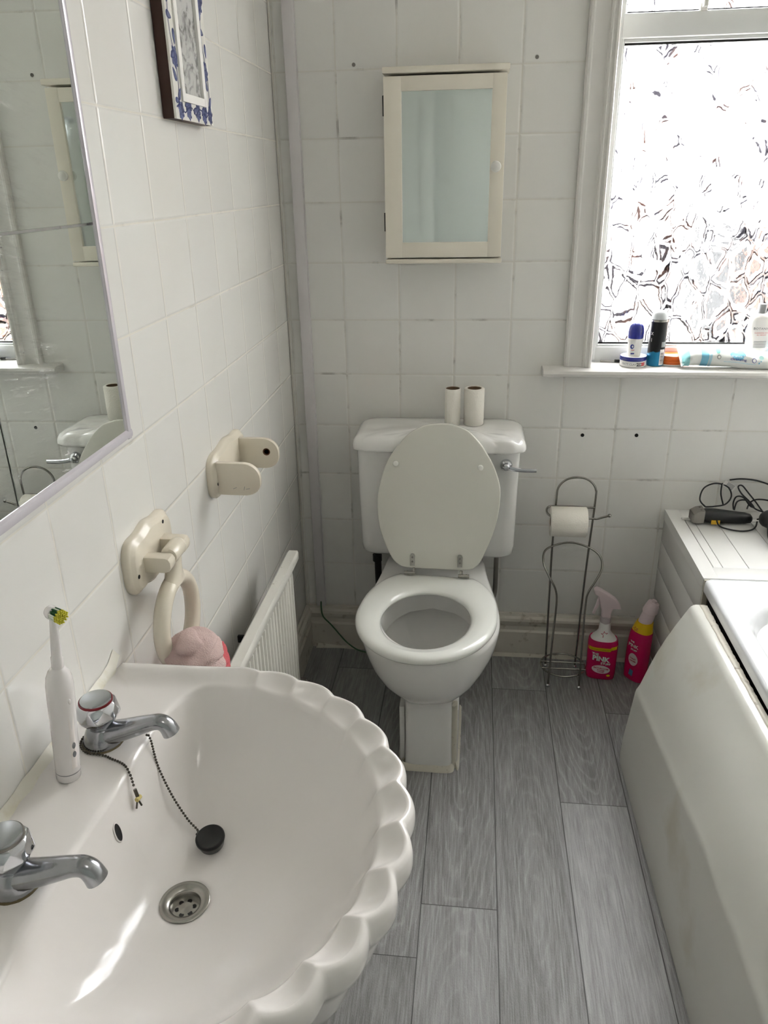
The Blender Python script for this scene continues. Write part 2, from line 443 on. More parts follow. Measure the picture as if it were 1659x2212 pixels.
def glass_mat():
    m, nt, b = newmat('textured_obscure_glass'); g = NT(nt); N = nt.nodes; Lk = nt.links
    N.remove(b)
    vec, X, Y, Z = g.coords()
    wx = g.m('ADD', X, g.m('MULTIPLY', g.noise(vec, 18, 3), 0.034))
    wz = g.m('ADD', g.m('MULTIPLY', Z, 0.55), g.m('MULTIPLY', g.noise(g.comb(X, 3.0, Z), 15, 3), 0.034))
    p = g.comb(wx, 0.0, wz)
    v = N.new('ShaderNodeTexVoronoi'); v.feature = 'DISTANCE_TO_EDGE'; v.inputs['Scale'].default_value = 22.0; v.inputs['Randomness'].default_value = 1.0
    Lk.new(p, v.inputs['Vector'])
    e = v.outputs['Distance']
    h = g.m('ADD', g.rng(e, 0.02, 0.20), g.m('MULTIPLY', g.noise(vec, 60, 2), 0.12))
    nrm = g.bump(h, 1.0, 0.016)
    rf = N.new('ShaderNodeBsdfRefraction'); rf.inputs['IOR'].default_value = 1.45; rf.inputs['Roughness'].default_value = 0.01
    Lk.new(nrm, rf.inputs['Normal'])
    gl = N.new('ShaderNodeBsdfGlossy'); gl.inputs['Roughness'].default_value = 0.08; Lk.new(nrm, gl.inputs['Normal'])
    tr = N.new('ShaderNodeBsdfTransparent')
    # dark refraction painted into the tint along the ridges: thin, broken, denser low down
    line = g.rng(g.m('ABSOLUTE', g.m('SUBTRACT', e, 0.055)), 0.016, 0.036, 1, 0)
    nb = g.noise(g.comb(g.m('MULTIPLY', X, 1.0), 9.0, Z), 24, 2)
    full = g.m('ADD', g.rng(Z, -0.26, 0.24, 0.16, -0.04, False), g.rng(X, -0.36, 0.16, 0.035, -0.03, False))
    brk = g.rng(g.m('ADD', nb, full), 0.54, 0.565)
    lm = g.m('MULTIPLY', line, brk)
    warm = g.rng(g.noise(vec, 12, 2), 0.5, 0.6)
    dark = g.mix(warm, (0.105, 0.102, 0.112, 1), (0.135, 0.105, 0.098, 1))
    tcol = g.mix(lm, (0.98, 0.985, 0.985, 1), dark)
    Lk.new(tcol, tr.inputs['Color']); Lk.new(tcol, rf.inputs['Color'])
    m1 = N.new('ShaderNodeMixShader'); m1.inputs[0].default_value = 0.5
    Lk.new(tr.outputs[0], m1.inputs[1]); Lk.new(rf.outputs[0], m1.inputs[2])
    fr = N.new('ShaderNodeFresnel'); fr.inputs['IOR'].default_value = 1.45
    m2 = N.new('ShaderNodeMixShader'); m2.inputs[0].default_value = 0.06
    Lk.new(m1.outputs[0], m2.inputs[1]); Lk.new(gl.outputs[0], m2.inputs[2])
    Lk.new(m2.outputs[0], N['Material Output'].inputs['Surface'])
    return m
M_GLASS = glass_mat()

def mirror_mat(name, rough, col=(0.80,0.84,0.81), smear=0.0):
    m, nt, b = newmat(name); g = NT(nt); N = nt.nodes; Lk = nt.links
    b.inputs['Base Color'].default_value = (*col, 1); b.inputs['Metallic'].default_value = 1.0; b.inputs['Roughness'].default_value = rough
    if smear:
        vec, X, Y, Z = g.coords()
        s1 = g.noise(g.comb(0.0, g.m('MULTIPLY', Y, 3.0), g.m('ADD', g.m('MULTIPLY', Z, 22.0), g.m('MULTIPLY', Y, 4.0))), 6, 6, 0.7)
        s2 = g.noise(vec, 5, 3)
        zone = g.rng(Y, -0.06, -0.23)
        f = g.m('MULTIPLY', g.m('MULTIPLY', g.rng(s1, 0.46, 0.72), g.rng(s2, 0.38, 0.62)), g.m('MULTIPLY', zone, smear))
        df = N.new('ShaderNodeBsdfDiffuse'); df.inputs['Color'].default_value = (0.8, 0.8, 0.78, 1)
        mx = N.new('ShaderNodeMixShader'); Lk.new(f, mx.inputs[0]); Lk.new(b.outputs[0], mx.inputs[1]); Lk.new(df.outputs[0], mx.inputs[2])
        Lk.new(mx.outputs[0], N['Material Output'].inputs['Surface'])
    return m
M_MIR = mirror_mat('wall_mirror_glass', 0.0, smear=0.42)
M_CMIR = mirror_mat('cabinet_mirror_glass', 0.05, (0.85,0.89,0.865))

def brick_mat():
    m, nt, b = newmat('orange_brick'); g = NT(nt); N = nt.nodes
    vec, X, Y, Z = g.coords()
    br = N.new('ShaderNodeTexBrick'); br.inputs['Scale'].default_value = 4.4; br.inputs['Mortar Size'].default_value = 0.022
    br.inputs['Color1'].default_value = lin((112,66,40)); br.inputs['Color2'].default_value = lin((88,46,28)); br.inputs['Mortar'].default_value = lin((118,108,94))
    nt.links.new(g.comb(g.m('ADD', Y, X), Z, 0.0), br.inputs['Vector'])
    nt.links.new(br.outputs['Color'], b.inputs['Base Color']); b.inputs['Roughness'].default_value = 0.85
    return m
M_BRICK = brick_mat()
M_PAVE = mat('pale_paving', (198,194,186), 0.8, noise_amt=0.15)
M_FELT = mat('dark_shed_felt', (34,34,36), 0.8, noise_amt=0.3)

# terry towel (pale pink with coral patches)
def terry():
    m, nt, b = newmat('terry_cloth'); g = NT(nt)
    vec, X, Y, Z = g.coords()
    k = g.rng(g.m('ADD', g.m('ADD', g.noise(vec, 16, 1), g.m('MULTIPLY', Y, 1.2)), g.m('MULTIPLY', g.m('SUBTRACT', 0.255, Z), 5.0)), 0.53, 0.55)
    nt.links.new(g.mix(k, lin((222,196,190)), lin((216,104,108))), b.inputs['Base Color'])
    b.inputs['Roughness'].default_value = 0.95
    h = g.noise(vec, 420, 3, 0.7)
    nt.links.new(g.bump(h, 0.9, 0.0035), b.inputs['Normal'])
    return m
M_TERRY = terry()

# ------------------------------------------------------------------ room shell
bm = bmnew(); box(bm, -0.3, 2.0, -2.9, 0.12, -0.08, 0.0); struct('floor', bm, M_FLOOR)
bm = bmnew(); box(bm, -0.3, 2.0, -2.9, 0.12, 2.40, 2.48); struct('ceiling', bm, M_CEIL)
bm = bmnew(); box(bm, -0.12, 0.0, -2.9, 0.12, 0, 2.4); onwall(bm); struct('wall_left', bm, M_TL)
bm = bmnew(); box(bm, 1.76, 1.88, -2.9, 0.0, 0, 2.4); struct('wall_right', bm, tile_mat('white_tiles_right_wall', 'Y', -0.03, 1.665))
WX0, WX1, WZ0, WZ1 = 0.836, 1.66, 0.936, 2.16
bm = bmnew()
box(bm, -0.12, WX0, 0.0, 0.12, 0, 2.4); box(bm, WX1, 1.88, 0.0, 0.12, 0, 2.4)
box(bm, WX0, WX1, 0.0, 0.12, 0, WZ0-0.022); box(bm, WX0, WX1, 0.0, 0.12, WZ1, 2.4)
struct('wall_back', bm, M_TB)
bm = bmnew(); box(bm, -0.12, 0.25, -2.9, -2.78, 0, 2.4); box(bm, 1.05, 1.88, -2.9, -2.78, 0, 2.4); box(bm, 0.25, 1.05, -2.9, -2.78, 2.02, 2.4)
struct('wall_rear', bm, M_PAINT)
bm = bmnew(); box(bm, 0.2505, 1.0495, -2.86, -2.82, 0.001, 2.019, 0.001)
for (a, b_, c, d) in ((0.36,0.61,0.2,0.85),(0.69,0.94,0.2,0.85),(0.36,0.61,1.0,1.85),(0.69,0.94,1.0,1.85)):
    box(bm, a, b_, -2.825, -2.812, c, d, 0.005)
dr = struct('door_1', bm, mat('sage_door_paint', (186,191,185), 0.55))
bm = bmnew(); lathe(bm, [(0.026,0),(0.026,0.006),(0.01,0.01),(0.01,0.04),(0.024,0.05),(0.024,0.06),(0.01,0.068)], (0.95,-2.82,1.0), 20, 'Y'); obj('door_knob', bm, M_CHROME, dr)
bm = bmnew(); box(bm, 0.19, 0.262, -2.79, -2.765, 0, 2.08, 0.004); box(bm, 1.038, 1.11, -2.79, -2.765, 0, 2.08, 0.004); box(bm, 0.19, 1.11, -2.79, -2.765, 2.01, 2.08, 0.004)
struct('trim_3', bm, D.materials['sage_door_paint'])

# skirtings with a torus bead
def skirt_prof(s=1):
    return [(0,0),(0.018,0),(0.018,0.088),(0.013,0.094),(0.012,0.108),(0.016,0.113),(0.018,0.122),(0.020,0.128),(0.018,0.136),(0.010,0.142),(0.008,0.150),(0,0.150)]
bm = bmnew(); prism(bm, [(-a, z) for a, z in skirt_prof()], 'X', 0.0, 1.087); struct('baseboard_back', bm, M_SKIRT)
bm = bmnew(); prism(bm, [(a, z) for a, z in skirt_prof()], 'Y', -2.78, 0.0); onwall(bm); struct('baseboard_left', bm, M_SKIRT)
# grimy sealant line along the bottom of the back skirting
bm = bmnew()
ring = []
for i in range(90):
    x = 0.03+1.04*i/89; n = noise.noise(Vector((x*14, 0, 0)))*0.5+0.5
    r = 0.003+0.007*n
    ring.append([(x, -0.016, 0.001), (x, -0.018-r*1.3, 0.001), (x, -0.018-r*0.7, r*0.8), (x, -0.0175, r*1.6+0.001)])
loft(bm, ring); o = struct('trim_4', bm, M_GRIME, smooth=60)

# ------------------------------------------------------------------ window: frame, panes, sill, mouldings
win = D.objects.new('window_1', None); COL.objects.link(win); win.location = (1.25, 0.06, 1.25); win['kind'] = 'structure'
bm = bmnew()
FY0, FY1 = 0.052, 0.112
box(bm, WX0, 0.858, FY0, FY1, WZ0, WZ1, 0.003); box(bm, WX1-0.03, WX1, FY0, FY1, WZ0, WZ1, 0.003)
box(bm, 0.852, WX1-0.024, FY0, FY1, WZ0, 0.978, 0.003); box(bm, 0.852, WX1-0.024, FY0, FY1, WZ1-0.03, WZ1, 0.003)
box(bm, 0.852, WX1-0.024, FY0-0.004, FY1, 1.716, 1.768, 0.004)
box(bm, 0.854, WX1-0.026, FY0+0.006, FY0+0.02, 0.976, 0.984, 0.002); box(bm, 0.854, WX1-0.026, FY0+0.006, FY0+0.02, 1.708, 1.718, 0.002)
box(bm, 0.854, 0.862, FY0+0.006, FY0+0.02, 0.98, 1.714, 0.002)
obj('window_frame', bm, M_UPVC, win)
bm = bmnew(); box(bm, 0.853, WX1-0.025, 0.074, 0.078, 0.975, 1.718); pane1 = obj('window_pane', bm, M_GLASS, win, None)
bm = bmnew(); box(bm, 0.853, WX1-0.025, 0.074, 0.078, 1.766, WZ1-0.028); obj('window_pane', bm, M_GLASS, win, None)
bm = bmnew(); box(bm, 1.029, 1.040, 0.030, 0.062, 1.772, 1.83, 0.002); box(bm, 1.026, 1.043, 0.046, 0.060, 1.766, 1.782, 0.002); obj('window_stay', bm, M_PLAST, win)
bm = bmnew(); box(bm, 0.862, WX1-0.03, 0.066, 0.074, 0.984, 0.989); box(bm, 0.862, WX1-0.03, 0.066, 0.074, 1.703, 1.708); box(bm, 0.862, WX1-0.03, 0.066, 0.074, 1.768, 1.773); obj('glazing_gasket', bm, M_BLACK, win)

def casing(x0, s):   # moulded vertical architrave; s=+1: inner edge to the right
    pr = [(0,0.0),(0,-0.012),(0.004,-0.017),(0.010,-0.018),(0.014,-0.013),(0.020,-0.012),(0.040,-0.015),(0.046,-0.018),(0.049,-0.024),(0.053,-0.026),(0.056,-0.022),(0.060,-0.022),(0.064,-0.027),(0.069,-0.027),(0.0705,-0.024),(0.0705,0.0)]
    return [(x0+s*a, y) for a, y in pr]
bm = bmnew(); prism(bm, casing(0.7655, 1), 'Z', 0.937, 2.23); prism(bm, [(0.832, -0.004), (0.837, -0.004), (0.837, 0.058), (0.832, 0.058)], 'Z', 0.937, 2.17); struct('trim_1', bm, M_GLOSS)
bm = bmnew(); prism(bm, casing(1.7305, -1), 'Z', 0.937, 2.23); prism(bm, [(y, 2.23-(x-0.7655)) for x, y in casing(0.7655, 1)], 'X', 0.80, 1.70); struct('trim_2', bm, M_GLOSS)
bm = bmnew()
sp = [(0.055,0.915),(-0.046,0.915),(-0.053,0.918),(-0.0565,0.925),(-0.054,0.932),(-0.047,0.9362),(0.055,0.937)]
prism(bm, sp, 'X', 0.7075, 1.758, 0.002)
sill = struct('trim_5', bm, M_GLOSS)

# ------------------------------------------------------------------ outside
bm = bmnew(); box(bm, -3, 12, 0.3, 14, -0.12, -0.06); struct('ground', bm, M_PAVE)
bm = bmnew(); box(bm, 2.35, 2.57, 0.7, 2.42, -0.06, 1.52); box(bm, 2.32, 2.60, 0.7, 2.42, 1.52, 1.58)
tag(obj('garden_wall', bm, M_BRICK, None, 20, (2.46, 1.8, -0.06)), 'orange brick garden wall outside the textured window', 'wall')
t = thing('garden_shed', 'dark low garden shed seen through the textured glass', 'shed', (3.2, 3.8, -0.06))
bm = bmnew(); box(bm, 1.86, 4.4, 3.25, 4.4, -0.06, 1.08); obj('shed_wall', bm, mat('creosoted_boards', (40,42,44), 0.8, noise_amt=0.3), t)
bm = bmnew(); prism(bm, [(3.2,1.08),(4.5,1.12),(4.5,1.17),(3.2,1.13)], 'X', 1.8, 4.45); obj('shed_roof', bm, M_FELT, t)

# ------------------------------------------------------------------ trunking on the back wall
t = thing('cable_trunking', 'narrow white plastic cable trunking up the corner of the tiled wall', 'trunking', (0.05, 0, 0.15))
bm = bmnew(); box(bm, 0.0375, 0.0655, -0.015, 0.001, 0.152, 2.39, 0.0015); obj('trunking_cover', bm, M_TRUNK, t)
bm = bmnew(); box(bm, 0.036, 0.067, -0.004, 0.001, 0.151, 2.39); obj('trunking_base', bm, M_TRUNK, t)
bm = bmnew(); tube(bm, [(0.052,-0.010,0.175),(0.053,-0.022,0.150),(0.060,-0.030,0.122),(0.085,-0.032,0.094),(0.110,-0.034,0.062),(0.135,-0.038,0.034),(0.170,-0.050,0.016),(0.21,-0.06,0.012)], 0.0024, 8, smooth=6)
tag(obj('earth_cable', bm, M_GREENW, None, 60, (0.052,-0.02,0.15)), 'thin green and yellow earth cable hanging from the trunking down to the floor', 'cable')
bm = bmnew(); tube(bm, [(0.003,-0.003,0.15),(0.003,-0.003,1.2),(0.003,-0.003,2.39)], 0.0032, 6); struct('trim_6', bm, mat('corner_sealant', (222,218,208), 0.5, noise_amt=0.15, noise_scale=6))

# old fixing holes in the tiles
def hole(x, z, r, m, lab):
    bm = bmnew(); lathe(bm, [(r,0),(r,-0.0012),(r*0.55,-0.0012),(r*0.5,-0.0004)], (x,-0.0002,z), 14, 'Y')
    tag(obj('wall_plug', bm, m, None, 40, (x,0,z)), lab, 'wall plug')
hole(0.833, 0.738, 0.0052, M_DARK, 'dark screw hole in the tiles under the sill, left one of the pair')
hole(0.982, 0.740, 0.0052, M_DARK, 'dark screw hole in the tiles under the sill, right one of the pair')
hole(0.651, 1.678, 0.0045, mat('filled_hole', (140,136,130), 0.8), 'grey plugged hole in the tile between cabinet top and window')
hole(0.2075, 1.676, 0.0045, D.materials['filled_hole'], 'grey plugged hole in the tile left of the cabinet top')

# ------------------------------------------------------------------ mirror cabinet
t = thing('bathroom_cabinet', 'cream wooden wall cabinet with a mirrored door above the toilet', 'cabinet', (0.437, 0.0, 1.219))
bm = bmnew(); box(bm, 0.297, 0.577, -0.066, 0.0, 1.227, 1.641, 0.0015); obj('cabinet_body', bm, M_CAB, t)
bm = bmnew(); box(bm, 0.2870, 0.5860, -0.094, 0.0, 1.6440, 1.6580, 0.003); obj('top_board', bm, M_CAB, t)
bm = bmnew(); box(bm, 0.2885, 0.5830, -0.090, 0.0, 1.2160, 1.2268, 0.003); obj('bottom_board', bm, M_CAB, t)
dr_ = bmnew()
x0, x1, z0, z1 = 0.2895, 0.5805, 1.2305, 1.6385; gx0, gx1, gz0, gz1 = 0.3320, 0.5465, 1.267, 1.607
box(dr_, x0, gx0, -0.089, -0.070, z0, z1, 0.0012); box(dr_, gx1, x1, -0.089, -0.070, z0, z1, 0.0012)
box(dr_, gx0-0.001, gx1+0.001, -0.089, -0.070, z0, gz0, 0.0008); box(dr_, gx0-0.001, gx1+0.001, -0.089, -0.070, gz1, z1, 0.0008)
door = obj('cabinet_door', dr_, M_CAB, t)
bm = bmnew(); box(bm, gx0-0.004, gx1+0.004, -0.083, -0.078, gz0-0.004, gz1+0.004); obj('door_mirror', bm, M_CMIR, door)
bm = bmnew(); lathe(bm, [(0.0055,0),(0.0055,-0.008),(0.0115,-0.014),(0.0128,-0.019),(0.011,-0.024),(0.005,-0.027),(0.0005,-0.0275)], (0.5605,-0.088,1.439), 24, 'Y'); obj('door_knob', bm, M_PLAST, door)
for z in (1.578, 1.316):
    bm = bmnew(); box(bm, 0.2875, 0.2905, -0.085, -0.062, z-0.022, z+0.022, 0.0008); tube(bm, [(0.2875,-0.072,z-0.022),(0.2875,-0.072,z+0.022)], 0.0025, 8); obj('hinge', bm, M_DARK, t)

# ------------------------------------------------------------------ wall mirror of square mirror tiles in a plastic trim
t = thing('wall_mirror', 'large mirror of square glass panels in a lilac-white trim on left wall', 'mirror', (0.02, -1.11, 1.07))
cols = [(-1.128, -1.416), (-1.419, -1.707), (-1.710, -1.998)]
rows = [(1.083, 1.3655), (1.3685, 1.652), (1.655, 1.938)]
for a, b_ in cols:
    for c, d in rows:
        bm = bmnew(); dx = 0.0012 if c > 1.3 else 0.0
        box(bm, 0.0025, 0.0065+dx*0.2, b_, a, c, d, 0.0006, 1); onwall(bm)
        for v_ in bm.verts: v_.co.x += 0.0038*(v_.co.y+1.25)+0.0022*(1 if v_.co.y < -1.3 else 1)
        obj('mirror_panel', bm, M_MIR, t, 30)
bm = bmnew(); M_MTRIM = mat('lilac_white_trim', (206,202,208), 0.25, 0.1)
def trimprof(): return [(0.0,0.0),(0.0,0.009),(0.002,0.012),(0.007,0.013),(0.0115,0.012),(0.0140,0.0085),(0.0140,0.0)]
ya, yb, za, zb = -1.1150, -2.0115, 1.0720, 1.950
b2 = bmesh.new(); loft(b2, [[(h, ya-a, z) for a, h in trimprof()] for z in (za, zb)]); merge(bm, b2)
b2 = bmesh.new(); loft(b2, [[(h, yb+a, z) for a, h in trimprof()] for z in (za, zb)]); merge(bm, b2)
b2 = bmesh.new(); loft(b2, [[(h+0.0003, y, za+a) for a, h in trimprof()] for y in (ya, yb)]); merge(bm, b2)
b2 = bmesh.new(); loft(b2, [[(h+0.0003, y, zb-a) for a, h in trimprof()] for y in (ya, yb)]); merge(bm, b2)
onwall(bm); obj('mirror_trim', bm, M_MTRIM, t)

# ------------------------------------------------------------------ framed picture with blue floral border
t = thing('picture_frame', 'small picture in a blue and white floral frame with brown wooden sides', 'picture frame', (0.02, -0.705, 1.511))
Y0, Y1, Z0, Z1, TH = -0.8025, -0.607, 1.511, 1.80, 0.0225
IY0, IY1, IZ0 = -0.757, -0.655, 1.551; IZ1 = 1.76
bm = bmnew(); box(bm, 0.001, TH-0.002, Y0, Y1, Z0, Z1, 0.0008); onwall(bm); obj('frame_side', bm, M_BROWN, t)
M_PORC = mat('white_floral_ground', (232,230,222), 0.3)
bm = bmnew()
for (a, b_, c, d) in ((Y0, IY0-0.012, Z0, Z1), (IY1+0.012, Y1, Z0, Z1), (IY0-0.013, IY1+0.013, Z0, IZ0-0.012), (IY0-0.013, IY1+0.013, IZ1+0.012, Z1)):
    box(bm, TH-0.003, TH+0.001, a, b_, c, d)
onwall(bm); ff = obj('frame_face', bm, M_PORC, t)
def pf(y, z): return (TH+0.0014-KW*y, y, z)
bm = bmnew(); rn = random.Random(11)
M_BLUE = mat('cobalt_blue_glaze', (50,62,124), 0.35, noise_amt=0.4, noise_scale=120)
M_BLUEL = mat('washed_blue_glaze', (112,122,166), 0.35, noise_amt=0.3, noise_scale=120)
def flower(bmd, bml, cy, cz, r):
    merge(bml, disc_patch(lambda u, v: (TH+0.0012-KW*u, u, v), cy, cz, r*0.85, r, 14, 1))
    for k in range(7):
        a = k*2*PI/7+rn.random()*0.4
        pts = [(cy+math.cos(a+dd)*r*q, cz+math.sin(a+dd)*r*q*1.1) for dd, q in ((-0.35,0.55),(-0.28,0.95),(0,1.12),(0.28,0.95),(0.1,0.85),(-0.12,0.8))]
        merge(bmd, poly_patch(pf, pts))
    for k in range(3):
        rr = r*(0.3+0.18*k); n = 10
        for i in range(n):
            if (i+k) % 3 == 0: continue
            a0, a1 = 2*PI*i/n, 2*PI*(i+0.8)/n
            merge(bmd, poly_patch(pf, [(cy+rr*math.cos(a0), cz+rr*math.sin(a0)), (cy+rr*math.cos(a1), cz+rr*math.sin(a1)), (cy+(rr-0.0016)*math.cos(a1), cz+(rr-0.0016)*math.sin(a1)), (cy+(rr-0.0016)*math.cos(a0), cz+(rr-0.0016)*math.sin(a0))]))
def leaf(bmd, bml, cy, cz, L, a):
    pts = []
    for i in range(12):
        s = i/12*2*PI; u = math.cos(s)*L*0.5; v = math.sin(s)*L*0.24*(1-0.4*math.cos(s))
        pts.append((cy+u*math.cos(a)-v*math.sin(a), cz+u*math.sin(a)+v*math.cos(a)))
    merge(bmd, poly_patch(pf, pts))
    pts2 = [((p[0]-cy)*0.6+cy, (p[1]-cz)*0.6+cz) for p in pts]
    merge(bml, poly_patch(lambda y, z: (TH+0.0018-KW*y, y, z), pts2))
def vine(bmd, P, wd=0.0009):
    pp = smoothpath([(0, a, b_) for a, b_ in P], 6)
    for a, b_ in zip(pp, pp[1:]):
        d = (b_-a); n_ = Vector((0, -d.z, d.y)).normalized()*wd
        merge(bmd, poly_patch(pf, [(a.y+n_.y, a.z+n_.z), (b_.y+n_.y, b_.z+n_.z), (b_.y-n_.y, b_.z-n_.z), (a.y-n_.y, a.z-n_.z)]))
bl = bmnew()
yl = (Y0+IY0-0.012)/2; yr = (Y1+IY1+0.012)/2
for z, y in ((1.60, yl+0.004), (1.71, yl+0.002), (1.785, yl), (1.595, yr-0.002), (1.70, yr), (1.78, yr)):
    flower(bm, bl, y, z, 0.0145)
for y in (-0.777, -0.738, -0.690, -0.655, -0.622): flower(bm, bl, y, 1.5255+0.002*math.sin(y*90), 0.0132)
for yy in (yl, yr):
    P = [(yy+0.008*math.sin(k*1.1), 1.53+0.028*k) for k in range(10)]; vine(bm, P, 0.0013)
    for k in range(9):
        leaf(bm, bl, yy+0.009*math.cos(k*2.1), 1.548+0.027*k, 0.023, 0.9+k*1.3)
vine(bm, [(Y0+0.005+0.019*k, 1.528+0.006*math.sin(k*2.2)) for k in range(10)], 0.0012)
for k in range(9): leaf(bm, bl, Y0+0.012+0.021*k, 1.533+0.005*math.cos(k*2.5), 0.018, k*1.7)
obj('floral_pattern', bm, M_BLUE, ff, None); obj('floral_wash', bl, M_BLUEL, ff, None)
bm = bmnew()   # raised inner mount
for (a, b_, c, d) in ((IY0-0.013, IY0+0.002, IZ0-0.013, IZ1+0.013), (IY1-0.002, IY1+0.013, IZ0-0.013, IZ1+0.013), (IY0, IY1, IZ0-0.013, IZ0), (IY0, IY1, IZ1, IZ1+0.013)):
    box(bm, 0.006, TH+0.0045, a, b_, c, d, 0.0006)
onwall(bm); obj('inner_mount', bm, mat('white_mount_board', (236,235,230), 0.6), t)
def art():
    m, nt, b = newmat('grey_wash_drawing'); g = NT(nt); vec, X, Y, Z = g.coords()
    n1 = g.rng(g.noise(vec, 26, 4, 0.6, 1.5), 0.45, 0.62); n2 = g.noise(vec, 90, 4)
    tcol = g.mix(n1, lin((206,206,204)), lin((120,120,118))); tcol = g.mix(g.m('MULTIPLY', n2, 0.35), tcol, lin((150,150,150)))
    nt.links.new(tcol, b.inputs['Base Color']); b.inputs['Roughness'].default_value = 0.12
    return m
bm = bmnew(); box(bm, 0.0206, 0.0214, IY0-0.001, IY1+0.001, IZ0-0.001, IZ1+0.001); onwall(bm); obj('drawing', bm, art(), t, None)

# ------------------------------------------------------------------ cream wooden wall fittings
def plaque_outline(cy, cz, hw, hh, n=96):
    pts = []
    for i in range(n):
        a = 2*PI*i/n; ca, sa = math.cos(a), math.sin(a)
        e = 3.6
        r = (abs(ca)**e+abs(sa)**e)**(-1/e)
        y = cy+hw*r*ca; z = cz+hh*r*sa
        k = (y-cy)/hw
        wav = 0.0026*math.cos(k*2*PI*1.15)*(abs(sa)**0.7)*(1 if sa > 0 else -1.5) - (0.006 if sa < 0 else 0.0)*0
        pts.append((y, z+wav))
    return pts
def plaque(cy, cz, hw, hh, t):
    bm = bmnew(); o1 = plaque_outline(cy, cz, hw, hh)
    def ring(s, x): return [(x, cy+(p[0]-cy)*s[0], cz+(p[1]-cz)*s[1]) for p in o1]
    k1, k2 = (hw-0.004)/hw, (hw-0.009)/hw; m1, m2 = (hh-0.004)/hh, (hh-0.009)/hh
    loft(bm, [ring((0.995,0.99), 0.0), ring((1,1), 0.002), ring((1,1), 0.0085), ring(((1+k1)/2,(1+m1)/2), 0.0115), ring((k1,m1), 0.0125), ring((k1-0.01,m1-0.02), 0.013), ring((k2,m2), 0.0175), ring((k2-0.02,m2-0.03), 0.0185)])
    onwall(bm); return obj('back_plate', bm, M_CREAM, t, 50)
def screw_hole(y, z, t, x=0.0187):
    bm = bmnew(); lathe(bm, [(0.0032,0.0),(0.0032,0.0006),(0.001,0.0006)], (x, y, z), 12, 'X'); onwall(bm); obj('screw_hole', bm, M_DARK, t)

# toilet roll holder without its spindle
t = thing('toilet_roll_holder', 'cream wooden toilet roll holder without a roll or spindle on left wall', 'toilet roll holder', (0.01, -0.68, 0.84))
plaque(-0.680, 0.879, 0.114, 0.049, t)
def ear(yc, x1, zc, hh, t, th=0.0125):
    pts = [(0.017, zc-hh), (x1-0.030, zc-hh)]
    for k in range(9):
        a = -PI/2+PI/2*k/8; pts.append((x1-0.030+0.030*math.cos(a), zc-hh+0.026+0.026*math.sin(a)))
    for k in range(9):
        a = PI/2*k/8; pts.append((x1-0.034+0.034*math.cos(a), zc+hh-0.030+0.030*math.sin(a)))
    pts.append((0.017, zc+hh))
    bm = bmnew(); prism(bm, pts, 'Y', yc-th/2, yc+th/2, 0.0015); onwall(bm)
    return obj('holder_arm', bm, M_CREAM, t, 35)
e1 = ear(-0.777, 0.104, 0.880, 0.033, t)
e2 = ear(-0.618, 0.104, 0.880, 0.033, t)
bm = bmnew(); lathe(bm, [(0.0080,0),(0.0080,-0.0006),(0.006,-0.0006),(0.0055,0.0)], (0.078, -0.6245, 0.884), 20, 'Y')
onwall(bm); obj('spindle_hole', bm, mat('bare_wood_hole', (96,62,38), 0.7), e2)
screw_hole(-0.7845, 0.870, t)
for (x, z, a) in ((0.052, 0.862, 0.4), (0.071, 0.862, 1.3), (0.078, 0.861, 0.2)):
    bm = bmnew(); dx, dz = 0.004*math.cos(a), 0.004*math.sin(a)
    tube(bm, [(x-dx, -0.7834, z-dz), (x+dx, -0.7834, z+dz)], 0.0004, 5); onwall(bm); obj('scratch_mark', bm, M_GREYINK, e1)

# towel ring
t = thing('towel_ring', 'cream wooden towel ring on a wavy back plate beside the basin', 'towel ring', (0.015, -1.11, 0.84))
plaque(-1.110, 0.884, 0.083, 0.048, t)
for yc in (-1.146, -1.078):
    pts = [(0.017,0.869),(0.050,0.869),(0.057,0.872),(0.0600,0.878),(0.0600,0.886),(0.0570,0.892),(0.052,0.894),(0.017,0.894)]
    bm = bmnew(); prism(bm, pts, 'Y', yc-0.011, yc+0.011, 0.0015); onwall(bm); obj('bracket_arm', bm, M_CREAM, t, 35)
screw_hole(-1.180, 0.874, t); screw_hole(-1.068, 0.915, t)
bm = bmnew(); lathe(bm, [(0.006,-0.024),(0.013,-0.022),(0.0145,-0.016),(0.0145,0.016),(0.013,0.022),(0.006,0.024)], (0.049, -1.112, 0.886), 24, 'Y')
n = 56; rc = 0.0680; cyr, czr = -1.124, 0.770
pth = [(0.046, cyr+rc*math.cos(2*PI*i/n), czr+rc*math.sin(2*PI*i/n)) for i in range(n)]
b2 = bmesh.new(); tube(b2, pth, 0.0132, 18, True, 0.0128, up=(1,0,0)); merge(bm, b2)
loft(bm, [[(0.0480+0.0128*math.cos(2*PI*q/20), -1.112-0.012*tt+(0.0165+wd)*math.sin(2*PI*q/20), 0.888-0.052*tt) for q in range(20)] for tt, wd in ((0,0.0),(0.2,-0.001),(0.45,-0.001),(0.7,0.004),(0.88,0.012),(1.0,0.022))])
onwall(bm); obj('ring', bm, M_CREAM, t, 60)

